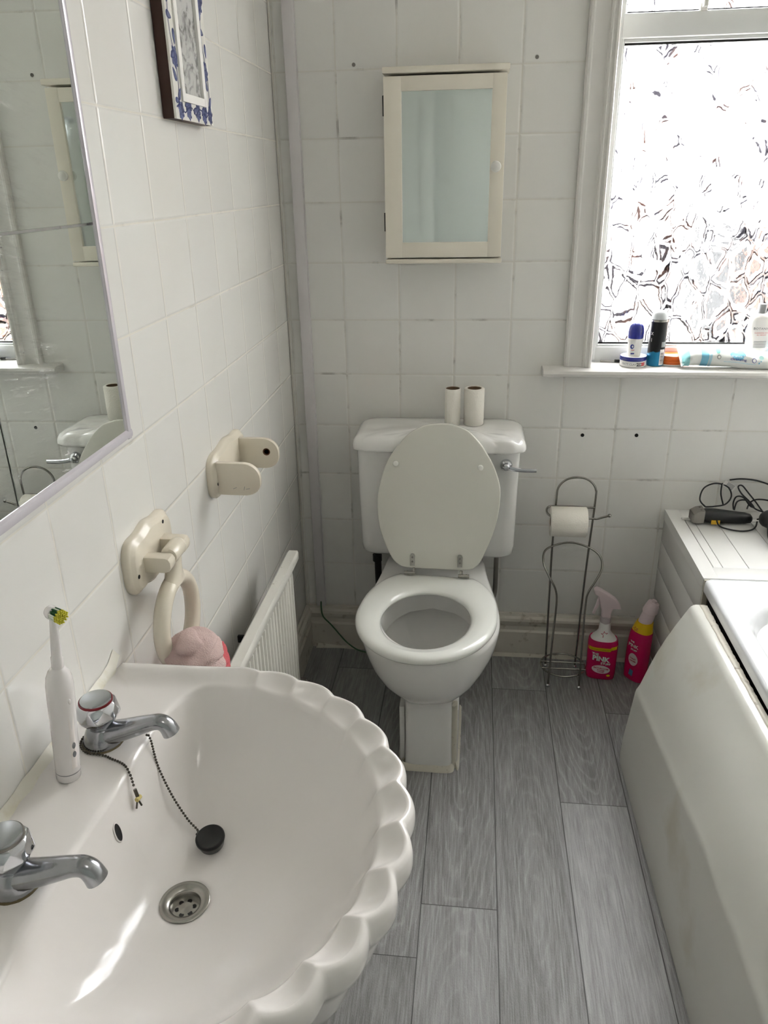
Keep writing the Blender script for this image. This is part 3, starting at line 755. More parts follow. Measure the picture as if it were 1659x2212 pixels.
# towel knotted through the ring
bm = bmnew()
b2 = bmesh.new(); bmesh.ops.create_uvsphere(b2, u_segments=96, v_segments=64, radius=1.0)
for v in b2.verts:
    p = v.co.copy()
    fq = (p.z-0.42*p.y*abs(p.y)-0.30*p.y+0.10*noise.noise(p*2.0))*2.6+0.35; fs = fq-math.floor(fq)
    f = 1+0.07*noise.noise(p*1.3)+0.025*noise.noise(p*5)+0.17*(math.sin(PI*fs**0.40)-0.55)
    f -= 0.10*math.exp(-((p.z-0.30-0.35*p.y)/0.10)**2)+0.08*math.exp(-((p.z+0.15-0.5*p.y)/0.09)**2)
    v.co = Vector((0.097+0.046*p.x*f, -1.153+0.060*p.y*f, 0.709+0.060*p.z*f-0.38*(0.060*p.y)))
merge(bm, b2)
rg = []
for i in range(13):
    tt = i/12; z = 0.70-0.09*tt
    rg.append([(0.09+(0.030+0.010*tt)*math.cos(a)*(1+0.10*math.sin(5*a+tt*3)), -1.152+(0.055+0.03*tt)*math.sin(a)*(1+0.08*math.cos(7*a)), z) for a in [2*PI*q/40 for q in range(40)]])
loft(bm, rg); tag(obj('hand_towel', bm, M_TERRY, None, 80, (0.09,-1.15,0.48)), 'pale pink and coral terry towel knotted through the towel ring', 'towel')

# ------------------------------------------------------------------ radiator
t = thing('radiator', 'white ribbed panel radiator low on the left wall past the basin', 'radiator', (0.08, -0.9, 0.12))
bm = bmnew()
ny = 300; ya, yb = -0.522, -1.32
prof = []
for i in range(ny+1):
    y = ya+(yb-ya)*i/ny; s = (math.sin(2*PI*(y-ya)/0.0235))
    prof.append((y, 0.097+0.0045*max(-0.6, min(0.6, s))/0.6))
loft(bm, [[(x-(0.006 if j in (0, 3) else 0), y, z) for y, x in prof]+[(0.078, yb, z), (0.078, ya, z)] for j, z in enumerate((0.135, 0.150, 0.548, 0.560))])
obj('radiator_panel', bm, M_RAD, t, 40)
bm = bmnew(); pr = [(0.079,0.556),(0.079,0.578),(0.084,0.5835),(0.104,0.5835),(0.1065,0.579),(0.1065,0.562),(0.102,0.556)]
prism(bm, pr, 'Y', yb-0.004, -0.486, 0.002); obj('top_rail', bm, M_RAD, t, 40)
for yy in (-0.66, -1.24):
    bm = bmnew(); box(bm, 0.018, 0.08, yy-0.08, yy-0.072, 0.475, 0.493, 0.002); obj('wall_bracket', bm, M_DARK, t)
bm = bmnew(); tube(bm, [(0.09,-0.515,0.155),(0.09,-0.485,0.155),(0.09,-0.475,0.14),(0.09,-0.475,0.0)], 0.0085, 12); lathe(bm, [(0.013,0),(0.015,0.01),(0.015,0.03),(0.011,0.04),(0.0,0.042)], (0.09,-0.475,0.155), 16); obj('radiator_valve', bm, M_PIPE, t)

# ------------------------------------------------------------------ toilet
TX = 0.4265
t = thing('toilet', 'white close-coupled toilet with its lid up under the mirror cabinet', 'toilet', (TX, -0.35, 0))
NF, NB = 36, 12
def egg(front, back, hw, hwb, z, cx=TX, e=2.0, k=1.18, rb=0.02):
    yc = front+hw*k; pts = []
    for i in range(NF+1):            # front half, left -> right
        a = PI+PI*i/NF
        ca, sa = math.cos(a), math.sin(a)
        pts.append((cx+hw*math.copysign(abs(ca)**(2/e), ca), yc+(yc-front)*math.copysign(abs(sa)**(2/e), sa), z))
    for i in range(1, NB):
        s = i/NB; sm = s*s*(3-2*s)
        pts.append((cx+hw+(hwb-hw)*sm, yc+(back-rb-yc)*s, z))
    pts.append((cx+hwb-rb*0.25, back-rb*0.3, z)); pts.append((cx+hwb-rb, back, z)); pts.append((cx, back, z)); pts.append((cx-hwb+rb, back, z)); pts.append((cx-hwb+rb*0.25, back-rb*0.3, z))
    for i in range(NB-1, 0, -1):
        s = i/NB; sm = s*s*(3-2*s)
        pts.append((cx-hw-(hwb-hw)*sm, yc+(back-rb-yc)*s, z))
    return pts
PX = 0.4315
R_ = []
R_.append(egg(-0.566,-0.14,0.0615,0.062,0.0,PX,9,1.0)); R_.append(egg(-0.566,-0.14,0.0615,0.062,0.012,PX,9,1.0))
R_.append(egg(-0.566,-0.14,0.060,0.062,0.10,PX,9,1.0)); R_.append(egg(-0.567,-0.14,0.060,0.062,0.185,PX,8,1.0))
R_.append(egg(-0.568,-0.14,0.0615,0.066,0.203,0.4305,6,1.0))
R_.append(egg(-0.573,-0.14,0.070,0.075,0.212,0.430,3.6,1.05)); R_.append(egg(-0.586,-0.14,0.086,0.085,0.222,0.429,2.7,1.1))
R_.append(egg(-0.606,-0.14,0.110,0.10,0.240,0.428,2.3,1.14)); R_.append(egg(-0.628,-0.14,0.134,0.115,0.265,0.427,2.1,1.16))
R_.append(egg(-0.647,-0.14,0.154,0.128,0.298,TX)); TX2 = TX+0.0015
R_.append(egg(-0.659,-0.135,0.1675,0.136,0.333,TX2)); R_.append(egg(-0.666,-0.13,0.1740,0.14,0.362,TX2))
R_.append(egg(-0.668,-0.125,0.1765,0.141,0.382,TX2)); R_.append(egg(-0.667,-0.12,0.1755,0.141,0.393,TX2)); R_.append(egg(-0.660,-0.122,0.168,0.139,0.401,TX)); R_.append(egg(-0.650,-0.125,0.160,0.135,0.403,TX))
# inside of the bowl
def bowl(front, back, hw, z):
    pts = []; n = len(R_[0]); yc = (front+back)/2
    for p in R_[-1]:
        a = math.atan2((p[1]-(-0.43))/0.22, (p[0]-TX)/0.16)
        pts.append((TX+hw*math.cos(a), yc+(back-front)/2*math.sin(a), z))
    return pts
R_.append(bowl(-0.625,-0.255,0.132,0.402)); R_.append(bowl(-0.618,-0.262,0.126,0.396)); R_.append(bowl(-0.614,-0.266,0.121,0.313)); R_.append(bowl(-0.615,-0.265,0.122,0.307)); R_.append(bowl(-0.632,-0.248,0.141,0.303))
R_.append(bowl(-0.628,-0.255,0.137,0.290)); R_.append(bowl(-0.600,-0.285,0.112,0.27)); R_.append(bowl(-0.56,-0.315,0.085,0.235)); R_.append(bowl(-0.50,-0.36,0.05,0.21))
bm = bmnew(); loft(bm, R_); obj('toilet_pan', bm, M_CER, t, 50)
bm = bmnew()   # side flanges of the foot and the sealant round it
box(bm, 0.3560, 0.3700, -0.545, -0.16, 0.0, 0.178, 0.003); box(bm, 0.4925, 0.5070, -0.545, -0.16, 0.0, 0.178, 0.003)
obj('foot_flange', bm, M_PED, t, 40)
bm = bmnew(); ring = []
per = [(0.352,-0.30),(0.352,-0.545),(0.364,-0.556),(0.367,-0.573),(0.43,-0.575),(0.478,-0.575),(0.496,-0.568),(0.500,-0.552),(0.511,-0.543),(0.511,-0.30)]
pp = smoothpath([(a, b_, 0) for a, b_ in per], 12); cc = Vector((0.4315,-0.36,0))
for i, p in enumerate(pp):
    d = (cc-p).normalized(); n_ = 0.5+0.5*noise.noise(p*45)
    ring.append([p+d*0.02+Vector((0,0,0.0005)), p-d*(0.001+0.003*n_)+Vector((0,0,0.0005)), p+d*0.001+Vector((0,0,0.004+0.006*n_)), p+d*0.012+Vector((0,0,0.012+0.008*n_))])
loft(bm, ring); obj('base_sealant', bm, M_GRIME, t, 70)
# sealant smeared up the right-hand side
bm = bmnew(); rings = []
for i in range(30):
    z = 0.004+0.19*i/29; n_ = noise.noise(Vector((z*40, 2, 0)))
    x = 0.4935+0.002*n_; rings.append([(x-0.006, -0.552, z), (x+0.003, -0.5535-0.004*max(0, noise.noise(Vector((z*70,5,0)))), z), (x+0.011, -0.545+0.002*n_, z), (x+0.010, -0.53, z), (x-0.004, -0.53, z)])
loft(bm, rings); obj('side_sealant', bm, M_GRIME, t, 70)

# cistern
def rrect(hw, y0, y1, r, z, cx=0.4305, n=8):
    pts = []
    for (sx, sy, a0) in ((1, 1, 0), (-1, 1, PI/2), (-1, -1, PI), (1, -1, 3*PI/2)):
        X = cx+sx*(hw-r); Y = (y1-r) if sy > 0 else (y0+r)
        for k in range(n+1):
            a = a0+PI/2*k/n; pts.append((X+r*math.cos(a), Y+r*math.sin(a), z))
    return pts
bm = bmnew(); RR = []
for z, hw, y0, r in ((0.424,0.190,-0.160,0.03),(0.426,0.205,-0.172,0.035),(0.436,0.2145,-0.1815,0.035),(0.46,0.2165,-0.184,0.034),(0.60,0.2185,-0.191,0.034),(0.755,0.2205,-0.198,0.034)):
    RR.append(rrect(hw, y0, -0.012, r, z))
loft(bm, RR); cis = obj('cistern', bm, M_CER, t, 50)
# ribbed, shell-like cistern lid
bm = bmnew(); RR = []; CX = 0.4325
def groove(x, y):
    dep = 0.0
    fr = max(0.0, min(1.0, (-y-0.050)/0.09)); fr = fr*fr*(3-2*fr)
    for gx, wd, am in ((0.150,0.010,0.0058),(0.212,0.009,0.0055),(-0.118,0.013,0.0045),(-0.206,0.011,0.0042)):
        g0 = gx-math.copysign(0.055, gx)*(1-min(1, max(0, (-y-0.06)/0.15)))
        dep += am*math.exp(-((x-CX-g0)/wd)**2)
    return dep*fr
for s, z in ((0.02,0.792),(0.3,0.792),(0.55,0.7924),(0.75,0.7905),(0.86,0.789),(0.92,0.7855),(0.955,0.781),(0.98,0.774),(0.995,0.765),(1.0,0.757),(0.995,0.7515),(0.975,0.750),(0.9,0.751)):
    base = rrect(0.233, -0.2215, -0.004, 0.042, 0, CX, 10)
    # densify
    dn = []
    for a, b_ in zip(base, base[1:]+base[:1]):
        L_ = math.dist(a, b_); k = max(1, int(L_/0.004))
        for q in range(k): dn.append((a[0]+(b_[0]-a[0])*q/k, a[1]+(b_[1]-a[1])*q/k))
    cx, cy = CX, -0.105; ring = []
    for (x, y) in dn:
        nx, ny_ = cx+(x-cx)*s, cy+(y-cy)*s
        if y > -0.03: ny_ = min(ny_, -0.004); 
        zz = z
        if s > 0.84 and y > -0.05: zz = max(z, 0.770) if s < 0.99 else z
        g_ = groove(nx, ny_)
        if s >= 0.95: ny_ += g_*0.45
        zz -= g_*(1.0 if s < 0.97 else 0.0)
        # the back ledge of the lid
        if ny_ > -0.035 and s < 0.9: zz -= 0.0015
        ring.append((nx, ny_, zz))
    RR.append(ring)
loft(bm, RR); obj('cistern_lid', bm, M_CER, t, 60)
# flush lever
bm = bmnew(); lathe(bm, [(0.0165,0.0),(0.0165,-0.004),(0.014,-0.009),(0.0095,-0.012),(0.0095,-0.022),(0.006,-0.026),(0.0,-0.027)], (0.6135,-0.1965,0.7135), 24, 'Y')
tube(bm, [(0.6135,-0.214,0.7135),(0.632,-0.216,0.7085),(0.655,-0.217,0.7062),(0.676,-0.2165,0.7055),(0.692,-0.216,0.7055)], lambda q: 0.0062-0.0012*q, 12, smooth=5, ry=0.0036)
obj('flush_handle', bm, M_CHROME, t)
# seat ring
SCX, ANG = 0.4135, math.radians(-4.6)
def seatpt(x, y, z):   # rotate about the hinge centre
    hx, hy = 0.440, -0.285; dx, dy = x-hx, y-hy
    return (hx+dx*math.cos(ANG)-dy*math.sin(ANG), hy+dx*math.sin(ANG)+dy*math.cos(ANG), z)
SW_, SL_ = 0.1755, 0.2055
def sring(out, ins, z):
    pts = []
    for i in range(96):
        a = 2*PI*i/96; ca, sa = math.cos(a), math.sin(a)
        if out is not None:
            xx = 0.437+(SW_-out)*ca; yy = -0.4875+(SL_-out)*sa
            if sa > 0:    # wide and cut off straight at the hinge end
                e = 2.35; r = (abs(ca)**e+abs(sa)**e)**(-1/e); bl_ = min(1, sa/0.30)
                x2 = 0.437+(SW_-out)*ca*r; y2 = -0.4875+(SL_+0.028-out)*sa*r
                xx = x2*bl_+xx*(1-bl_); yy = min(y2*bl_+yy*(1-bl_), -0.2845-out)
        else:
            xx = 0.4375+(0.1105+ins)*ca; yy = -0.5015+(0.1360+ins)*sa
        pts.append(seatpt(xx, yy, z))
    return pts
bm = bmnew()
R2 = [sring(0.012,None,0.4035), sring(0.003,None,0.4045), sring(0.0,None,0.409), sring(0.0,None,0.416), sring(0.004,None,0.4215), sring(0.012,None,0.4245), sring(0.024,None,0.4258),
      sring(None,0.030,0.4250), sring(None,0.014,0.4215), sring(None,0.005,0.4165), sring(None,0.0,0.411), sring(None,0.001,0.4055), sring(None,0.006,0.4035)]
loft(bm, R2+[R2[0]], False, False); bmesh.ops.remove_doubles(bm, verts=bm.verts, dist=1e-6)
obj('toilet_seat', bm, M_SEAT, t, 60)
for (x, y) in ((0.36,-0.64),(0.50,-0.635),(0.33,-0.36),(0.53,-0.37)):
    pass
# lid, leaning on the cistern
LP = [(0.4379,0.4086),(0.3961,0.402),(0.3542,0.3771),(0.3204,0.3375),(0.2996,0.3026),(0.2836,0.2524),(0.2748,0.2017),(0.2784,0.1378),(0.2935,0.0864),(0.31,0.0478),(0.329,0.0247),(0.3568,0.0152),(0.4386,0.013),(0.5196,0.0135),(0.5464,0.0276),(0.5616,0.0567),(0.5819,0.1089),(0.5947,0.1601),(0.5999,0.2166),(0.5962,0.2537),(0.5816,0.2963),(0.5651,0.3264),(0.5402,0.3623),(0.5097,0.3918),(0.4737,0.4056)]
lo = smoothpath([(a, b_, 0) for a, b_ in LP], 6, True)
LL = math.hypot(0.415, 0.067); ey = Vector((0, 0.067/LL, 0.415/LL)); en = Vector((0, -0.415/LL, 0.067/LL)); L0 = Vector((0, -0.292, 0.43))
def lidpt(x, s, h): return Vector((x, 0, 0))+L0+ey*s+en*h
cl_ = (0.437, 0.21); RR = []
for sc, h in ((0.97,-0.017),(0.99,-0.0155),(1.0,-0.012),(1.0,-0.004),(0.994,-0.001),(0.982,0.0),(0.6,0.0006),(0.1,0.0008)):
    RR.append([lidpt(cl_[0]+(p.x-cl_[0])*sc, cl_[1]+(p.y-cl_[1])*sc, h) for p in lo])
bm = bmnew(); loft(bm, RR); lidobj = obj('toilet_lid', bm, M_LID, t, 60)
for (x, s) in ((0.3241,0.3019),(0.5458,0.2955)):
    b2 = bmesh.new(); lathe(b2, [(0.0078,0.0),(0.0075,0.004),(0.0055,0.0068),(0.0,0.0078)], (0,0,0), 18)
    ex = Vector((1,0,0)); Mx = Matrix((ex, ey, en)).transposed().to_4x4(); Mx.translation = lidpt(x, s, 0.0005)
    bm = bmnew(); merge(bm, b2, Mx); obj('lid_buffer', bm, M_PLAST, lidobj)
# hinges
for (hx, hz, hy) in ((0.3705, 0.436, -0.297), (0.4985, 0.434, -0.302)):
    bm = bmnew()
    P = [(hx-0.0065, 0.022), (hx+0.0065, 0.022), (hx+0.007, 0.050), (hx+0.0045, 0.0555), (hx, 0.057), (hx-0.0045, 0.0555), (hx-0.007, 0.050)]
    rr0 = [lidpt(a, b_, 0.0012) for a, b_ in P]; rr1 = [lidpt(a, b_, 0.0032) for a, b_ in P]; loft(bm, [rr0, rr1])
    sgn = -1 if hx < 0.43 else 1
    tube(bm, [(hx-0.004, hy, hz-0.001), (hx+0.004, hy, hz-0.001), (hx+0.004, hy+0.002, hz+0.012)], 0.0042, 10)
    x0_ = hx-0.022 if sgn < 0 else hx-0.004
    tube(bm, [(x0_, hy-0.002, hz-0.002), (x0_+0.030, hy-0.002, hz-0.002)], 0.0052, 14)
    lathe(bm, [(0.0062,0),(0.0062,0.004)], (x0_+0.007, hy-0.002, hz-0.002), 14, 'X'); lathe(bm, [(0.0062,0),(0.0062,0.004)], (x0_+0.020, hy-0.002, hz-0.002), 14, 'X')
    tube(bm, [(x0_+0.012, hy+0.004, hz-0.003), (x0_+0.012, hy+0.012, 0.404)], 0.005, 10)
    hg = obj('hinge', bm, M_STEEL, t)
    bm = bmnew()
    for s_ in (0.034, 0.046):
        b2 = bmesh.new(); lathe(b2, [(0.0026,0),(0.0026,0.001),(0.0,0.0014)], (0,0,0), 10); Mx.translation = lidpt(hx, s_, 0.0032); merge(bm, b2, Mx)
    obj('screw', bm, M_PIPE, hg)

# pipes behind the pan
bm = bmnew(); tube(bm, [(0.247,-0.085,0.44),(0.249,-0.085,0.39),(0.252,-0.085,0.26),(0.262,-0.09,0.20),(0.30,-0.11,0.17)], 0.0105, 14, smooth=5); lathe(bm, [(0.014,0),(0.014,0.02)], (0.248,-0.085,0.36), 12)
tag(obj('overflow_pipe', bm, M_BPIPE, None, 60, (0.25,-0.085,0.2)), 'black pipe dropping behind the left side of the toilet', 'pipe')
bm = bmnew(); tube(bm, [(0.603,-0.085,0.44),(0.603,-0.085,0.36),(0.603,-0.087,0.29),(0.600,-0.095,0.262),(0.588,-0.11,0.242),(0.560,-0.13,0.235)], 0.0072, 14, smooth=6); lathe(bm, [(0.0105,0),(0.0105,0.018)], (0.603,-0.085,0.40), 6)
tag(obj('water_pipe', bm, M_PIPE, None, 60, (0.60,-0.085,0.24)), 'grey bent water pipe behind the right side of the toilet', 'pipe')

# spare rolls on the cistern
def loose_roll(cx, cy, ro, lab, tail):
    t = thing('toilet_roll', lab, 'toilet roll', (cx, cy, 0.7924), 'spare toilet rolls on the cistern')
    z0 = 0.7924; bm = bmnew()
    lathe(bm, [(0.0185,0.002),(ro-0.002,0.0),(ro,0.002),(ro,0.099),(ro-0.002,0.101),(0.0195,0.101),(0.0188,0.0995),(0.0185,0.002)], (cx,cy,z0), 48, cap=False)
    if tail:
        rg = []
        for k in range(8):
            a = math.radians(-60-k*9.0); r_ = ro+0.0008+0.0012*k*0.35
            rg.append([(cx+r_*math.cos(a), cy+r_*math.sin(a), z0+0.0015), (cx+(r_+0.0008)*math.cos(a), cy+(r_+0.0008)*math.sin(a), z0+0.0015), (cx+(r_+0.0008)*math.cos(a), cy+(r_+0.0008)*math.sin(a), z0+0.1005), (cx+r_*math.cos(a), cy+r_*math.sin(a), z0+0.1005)])
        loft(bm, rg)
    obj('paper', bm, M_PAPER, t, 50)
    bm = bmnew(); lathe(bm, [(0.0186,0.001),(0.0186,0.1005),(0.0178,0.1005),(0.0178,0.001),(0.0186,0.001)], (cx,cy,z0), 36, cap=False); obj('core', bm, M_CARD, t, 50)
loose_roll(0.4665, -0.092, 0.0212, 'nearly empty toilet roll standing on the cistern lid, left of the thicker roll', True)
loose_roll(0.5245, -0.088, 0.0275, 'thicker half-used toilet roll standing on the cistern lid, right of the thin roll', False)

# ------------------------------------------------------------------ wire toilet-roll stand
t = thing('toilet_roll_stand', 'tall chrome wire toilet roll stand between toilet and pink bottles', 'toilet roll stand', (0.815, -0.12, 0))
WR = 0.0030
bm = bmnew(); up = [(0.7695,-0.071,0.006),(0.7655,-0.070,0.30),(0.7640,-0.070,0.42),(0.7660,-0.070,0.575)]
arch = [(0.7660,-0.070,0.575)]+[(0.8205+0.0545*math.cos(a), -0.070, 0.582+0.054*math.sin(a)**0.85) for a in [PI-PI*k/12 for k in range(1, 12)]]+[(0.8750,-0.070,0.575)]
path = up[:-1]+arch+[(0.8690,-0.070,0.42),(0.8655,-0.070,0.30),(0.8595,-0.071,0.006)]
tube(bm, path, WR, 10, smooth=4); obj('rear_frame', bm, M_WIRE, t, 60)
bm = bmnew()
fp = [(0.7690,-0.178,0.006),(0.7735,-0.165,0.15),(0.7790,-0.150,0.27),(0.7740,-0.146,0.315),(0.7560,-0.140,0.350),(0.7380,-0.120,0.385),(0.7400,-0.090,0.408),(0.7640,-0.072,0.420),(0.8160,-0.060,0.428),(0.8680,-0.072,0.420),(0.8990,-0.090,0.402),(0.9030,-0.120,0.378),(0.8850,-0.140,0.345),(0.8665,-0.146,0.310),(0.8620,-0.150,0.27),(0.8605,-0.165,0.15),(0.8600,-0.181,0.006)]
tube(bm, fp, WR, 10, smooth=6); obj('front_loop', bm, M_WIRE, t, 60)
bm = bmnew(); tube(bm, [(0.815+0.066*math.cos(2*PI*k/40), -0.125+0.062*math.sin(2*PI*k/40), 0.046) for k in range(40)], 0.0026, 8, True)
tube(bm, [(0.750,-0.115,0.049),(0.880,-0.115,0.049)], 0.0026, 8); tube(bm, [(0.750,-0.150,0.049),(0.880,-0.150,0.049)], 0.0026, 8)
obj('bottom_tray', bm, M_WIRE, t, 60)
bm = bmnew(); tube(bm, [(0.8745,-0.072,0.545),(0.82,-0.072,0.547),(0.765,-0.073,0.548),(0.746,-0.076,0.547),(0.7385,-0.090,0.543),(0.742,-0.110,0.537),(0.760,-0.119,0.534),(0.80,-0.120,0.533),(0.86,-0.120,0.532),(0.875,-0.119,0.531),(0.890,-0.119,0.536),(0.906,-0.119,0.541)], WR, 10, smooth=5)
sphere(bm, (0.9085,-0.119,0.542), 0.0052); obj('roll_arm', bm, M_WIRE, t, 60)
for (x, y) in ((0.7695,-0.071),(0.8595,-0.071),(0.769,-0.178),(0.860,-0.181)):
    bm = bmnew(); sphere(bm, (x, y, 0.0062), 0.0062); obj('foot', bm, M_CHROME, t, 60)
t = thing('toilet_roll', 'full toilet roll hanging on the arm of the wire stand', 'toilet roll', (0.7985, -0.119, 0.49))
bm = bmnew(); ro = 0.0425; zc = 0.520; lathe(bm, [(0.0165,0.0),(ro-0.002,0.0),(ro,0.002),(ro,0.098),(ro-0.002,0.100),(0.0165,0.100),(0.016,0.099),(0.016,0.001),(0.0165,0.0)], (0.7475,-0.119,zc), 56, 'X', cap=False)
obj('paper', bm, M_PAPER, t, 50)
bm = bmnew(); lathe(bm, [(0.0162,0.001),(0.0162,0.0995),(0.0152,0.0995),(0.0152,0.001),(0.0162,0.001)], (0.7475,-0.119,zc), 30, 'X', cap=False); obj('core', bm, M_CARD, t, 50)

# ------------------------------------------------------------------ cleaning bottles
def bottle_loft(bm, secs, cx, cy, n=40, e=3.0, ang=0.0):
    rg = []
    for z, hx, hy, ox in secs:
        r_ = []
        for i in range(n):
            a = 2*PI*i/n; ca, sa = math.cos(a), math.sin(a)
            x = hx*math.copysign(abs(ca)**(2/e), ca); y = hy*math.copysign(abs(sa)**(2/e), sa)
            r_.append((cx+ox+x*math.cos(ang)-y*math.sin(ang), cy+x*math.sin(ang)+y*math.cos(ang), z))
        rg.append(r_)
    loft(bm, rg)
t = thing('spray_bottle', 'magenta bathroom cleaner spray bottle with white neck beside the wire stand', 'spray bottle', (0.932, -0.098, 0))
cx, cy, AB = 0.9325, -0.100, math.radians(-6)
bsec = [(0.0,0.038,0.024,0),(0.003,0.042,0.028,0),(0.02,0.0435,0.0295,0),(0.075,0.044,0.030,0),(0.118,0.0445,0.030,0),(0.128,0.043,0.0295,0),(0.134,0.040,0.028,0)]
bm = bmnew(); bottle_loft(bm, bsec, cx, cy, e=3.2, ang=AB); bod = obj('bottle_body', bm, M_PINK, t, 50)
bm = bmnew(); bottle_loft(bm, [(0.1335,0.0385,0.0275,0),(0.140,0.034,0.0255,0),(0.150,0.024,0.021,0),(0.160,0.0175,0.0165,0),(0.178,0.0165,0.0155,0),(0.190,0.0160,0.0150,0)], cx, cy, e=2.3, ang=AB); shd = obj('bottle_shoulder', bm, M_WHITEL, t, 50)
bm = bmnew(); lathe(bm, [(0.0150,0.188),(0.0158,0.190),(0.0158,0.207),(0.0145,0.209)], (cx,cy,0), 30); obj('collar', bm, mat('frosted_collar', (196,184,186), 0.35), t)
bm = bmnew()
hp = [(-0.042,0.2985),(-0.034,0.3035),(-0.024,0.300),(0.004,0.283),(0.022,0.270),(0.036,0.252),(0.040,0.238),(0.028,0.238),(0.017,0.238),(0.013,0.222),(0.013,0.208),(-0.013,0.208),(-0.014,0.226),(-0.022,0.252),(-0.028,0.276),(-0.040,0.286)]
prism(bm, [(cx+a, b_) for a, b_ in hp], 'Y', cy-0.011, cy+0.011, 0.004, 3); hd = obj('spray_head', bm, M_PINKW, t, 50)
bm = bmnew(); prism(bm, [(cx+a, b_) for a, b_ in ((-0.028,0.270),(-0.022,0.272),(-0.024,0.246),(-0.034,0.218),(-0.040,0.218),(-0.032,0.246))], 'Y', cy-0.006, cy+0.006, 0.0015); obj('trigger', bm, M_PINKW, t, 50)
def bfront(u, z, d=0.0008, hx=0.0442, hy=0.0300):      # u metres across the front face
    k = max(-0.999, min(0.999, u/hx)); y = -(hy+d)*(1-abs(k)**3.2)**(1/3.2) - d*0.3
    return (cx+u*math.cos(AB)-y*math.sin(AB), cy+u*math.sin(AB)+y*math.cos(AB), z)
# yellow band
bm = patch(lambda u, v: bfront(u, v-0.35*0 + (0.004*(u/0.04) if u > 0.022 else -0.002), 0.0006), -0.0425, 0.0425, 0.106, 0.117, 24, 2); obj('yellow_band', bm, M_YEL, bod)
for s, sz, u, z, mm, bo in (('THE',0.0105,-0.021,0.0925,M_WHITEL,0.0004),('PINK',0.0225,-0.004,0.0765,M_WHITEL,0.0011),('STUFF',0.0105,0.011,0.0605,M_WHITEL,0.0004)):
    bm = text_bm(s, sz, lambda a, b_: bfront(u+a, z+b_-0.10*a, 0.0012), bold=bo); obj('lettering', bm, mm, bod, None)
bm = disc_patch(lambda a, b_: bfront(a, b_, 0.0010), -0.001, 0.040, 0.027, 0.0145, tilt=-0.08); obj('label_oval', bm, M_PINKW, bod)
for s, sz, z in (('BATHROOM',0.0078,0.0435),('FOAM',0.0078,0.0365),('CLEANER',0.0045,0.0310)):
    bm = text_bm(s, sz, lambda a, b_: bfront(a-0.001, z+b_-0.10*a, 0.0016), bold=0.0002); obj('lettering', bm, M_REDP, bod, None)
bm = text_bm('WONDERFUL FOAMING BOTTLE', 0.0042, lambda a, b_: bfront(a-0.004, 0.1098+b_+(-0.0015), 0.0012)); obj('lettering', bm, M_BLACKG, bod, None)
bm = disc_patch(lambda a, b_: bfront(a, b_, 0.0012), 0.022, 0.020, 0.0055, 0.0035, 16, 1); obj('yellow_badge', bm, M_YEL, bod)
def star(cx_, cz_, r, fn):
    pts = []
    for k in range(10):
        a = PI/2+2*PI*k/10+0.15; q = r if k % 2 == 0 else r*0.42
        pts.append((cx_+q*math.cos(a), cz_+q*math.sin(a)))
    bm = bmnew()
    for (p, q) in zip(pts, pts[1:]+pts[:1]):
        ip = (cx_+(p[0]-cx_)*0.66, cz_+(p[1]-cz_)*0.66); iq = (cx_+(q[0]-cx_)*0.66, cz_+(q[1]-cz_)*0.66)
        merge(bm, poly_patch(fn, [p, q, iq, ip]))
    merge(bm, poly_patch(fn, [(cx_-r*1.1, cz_-r*0.95), (cx_+r*0.55, cz_+r*0.02), (cx_+r*0.4, cz_-r*0.12)]))
    return bm
bm = star(-0.002, 0.156, 0.0115, lambda a, b_: (cx+a, cy-0.0165-max(0.0, (0.156-b_))*0.42-0.0015, b_)); obj('star_logo', bm, M_REDP, shd)

t = thing('cleaner_bottle', 'magenta toilet cleaner bottle with yellow collar label and angled white cap', 'bottle', (1.035, -0.10, 0))
cx2, cy2 = 1.0365, -0.105; A2 = math.radians(-52)
bm = bmnew(); bottle_loft(bm, [(0.0,0.031,0.020,0),(0.003,0.035,0.024,0),(0.05,0.036,0.0255,0),(0.11,0.036,0.0255,0.001),(0.150,0.034,0.025,0.003),(0.168,0.031,0.024,0.005)], cx2, cy2, e=2.6, ang=A2); b2o = obj('bottle_body', bm, M_PINK, t, 50)
bm = bmnew(); bottle_loft(bm, [(0.1675,0.0308,0.0238,0.005),(0.185,0.027,0.0225,0.007),(0.200,0.0225,0.021,0.010)], cx2, cy2, e=2.4, ang=A2); ylo = obj('yellow_label', bm, M_YEL, t, 50)
bm = bmnew(); rg = []
for k, (tt, r_) in enumerate(((0,0.0205),(0.35,0.0195),(0.55,0.019),(0.56,0.0215),(0.62,0.0225),(0.90,0.0195),(1.08,0.0165),(1.10,0.0075),(1.2,0.0075))):
    c = Vector((cx2+0.010+0.016*tt, cy2, 0.199+0.060*tt)); tl = 0.30*tt
    rg.append([c+Vector((r_*math.cos(a)*math.cos(tl), r_*math.sin(a), -r_*math.cos(a)*math.sin(tl))) for a in [2*PI*q/28 for q in range(28)]])
loft(bm, rg); obj('cap', bm, M_PINKW, t, 40)
def b2front(u, z, d=0.001, hx=0.0362, hy=0.0258):
    k = max(-0.999, min(0.999, u/hx)); y = -(hy+d)*(1-abs(k)**2.6)**(1/2.6)-d*0.3
    return (cx2+u*math.cos(A2)-y*math.sin(A2), cy2+u*math.sin(A2)+y*math.cos(A2), z)
bm = disc_patch(lambda a, b_: b2front(a, b_), 0.006, 0.078, 0.016, 0.021); obj('label_oval', bm, M_PINKW, b2o)
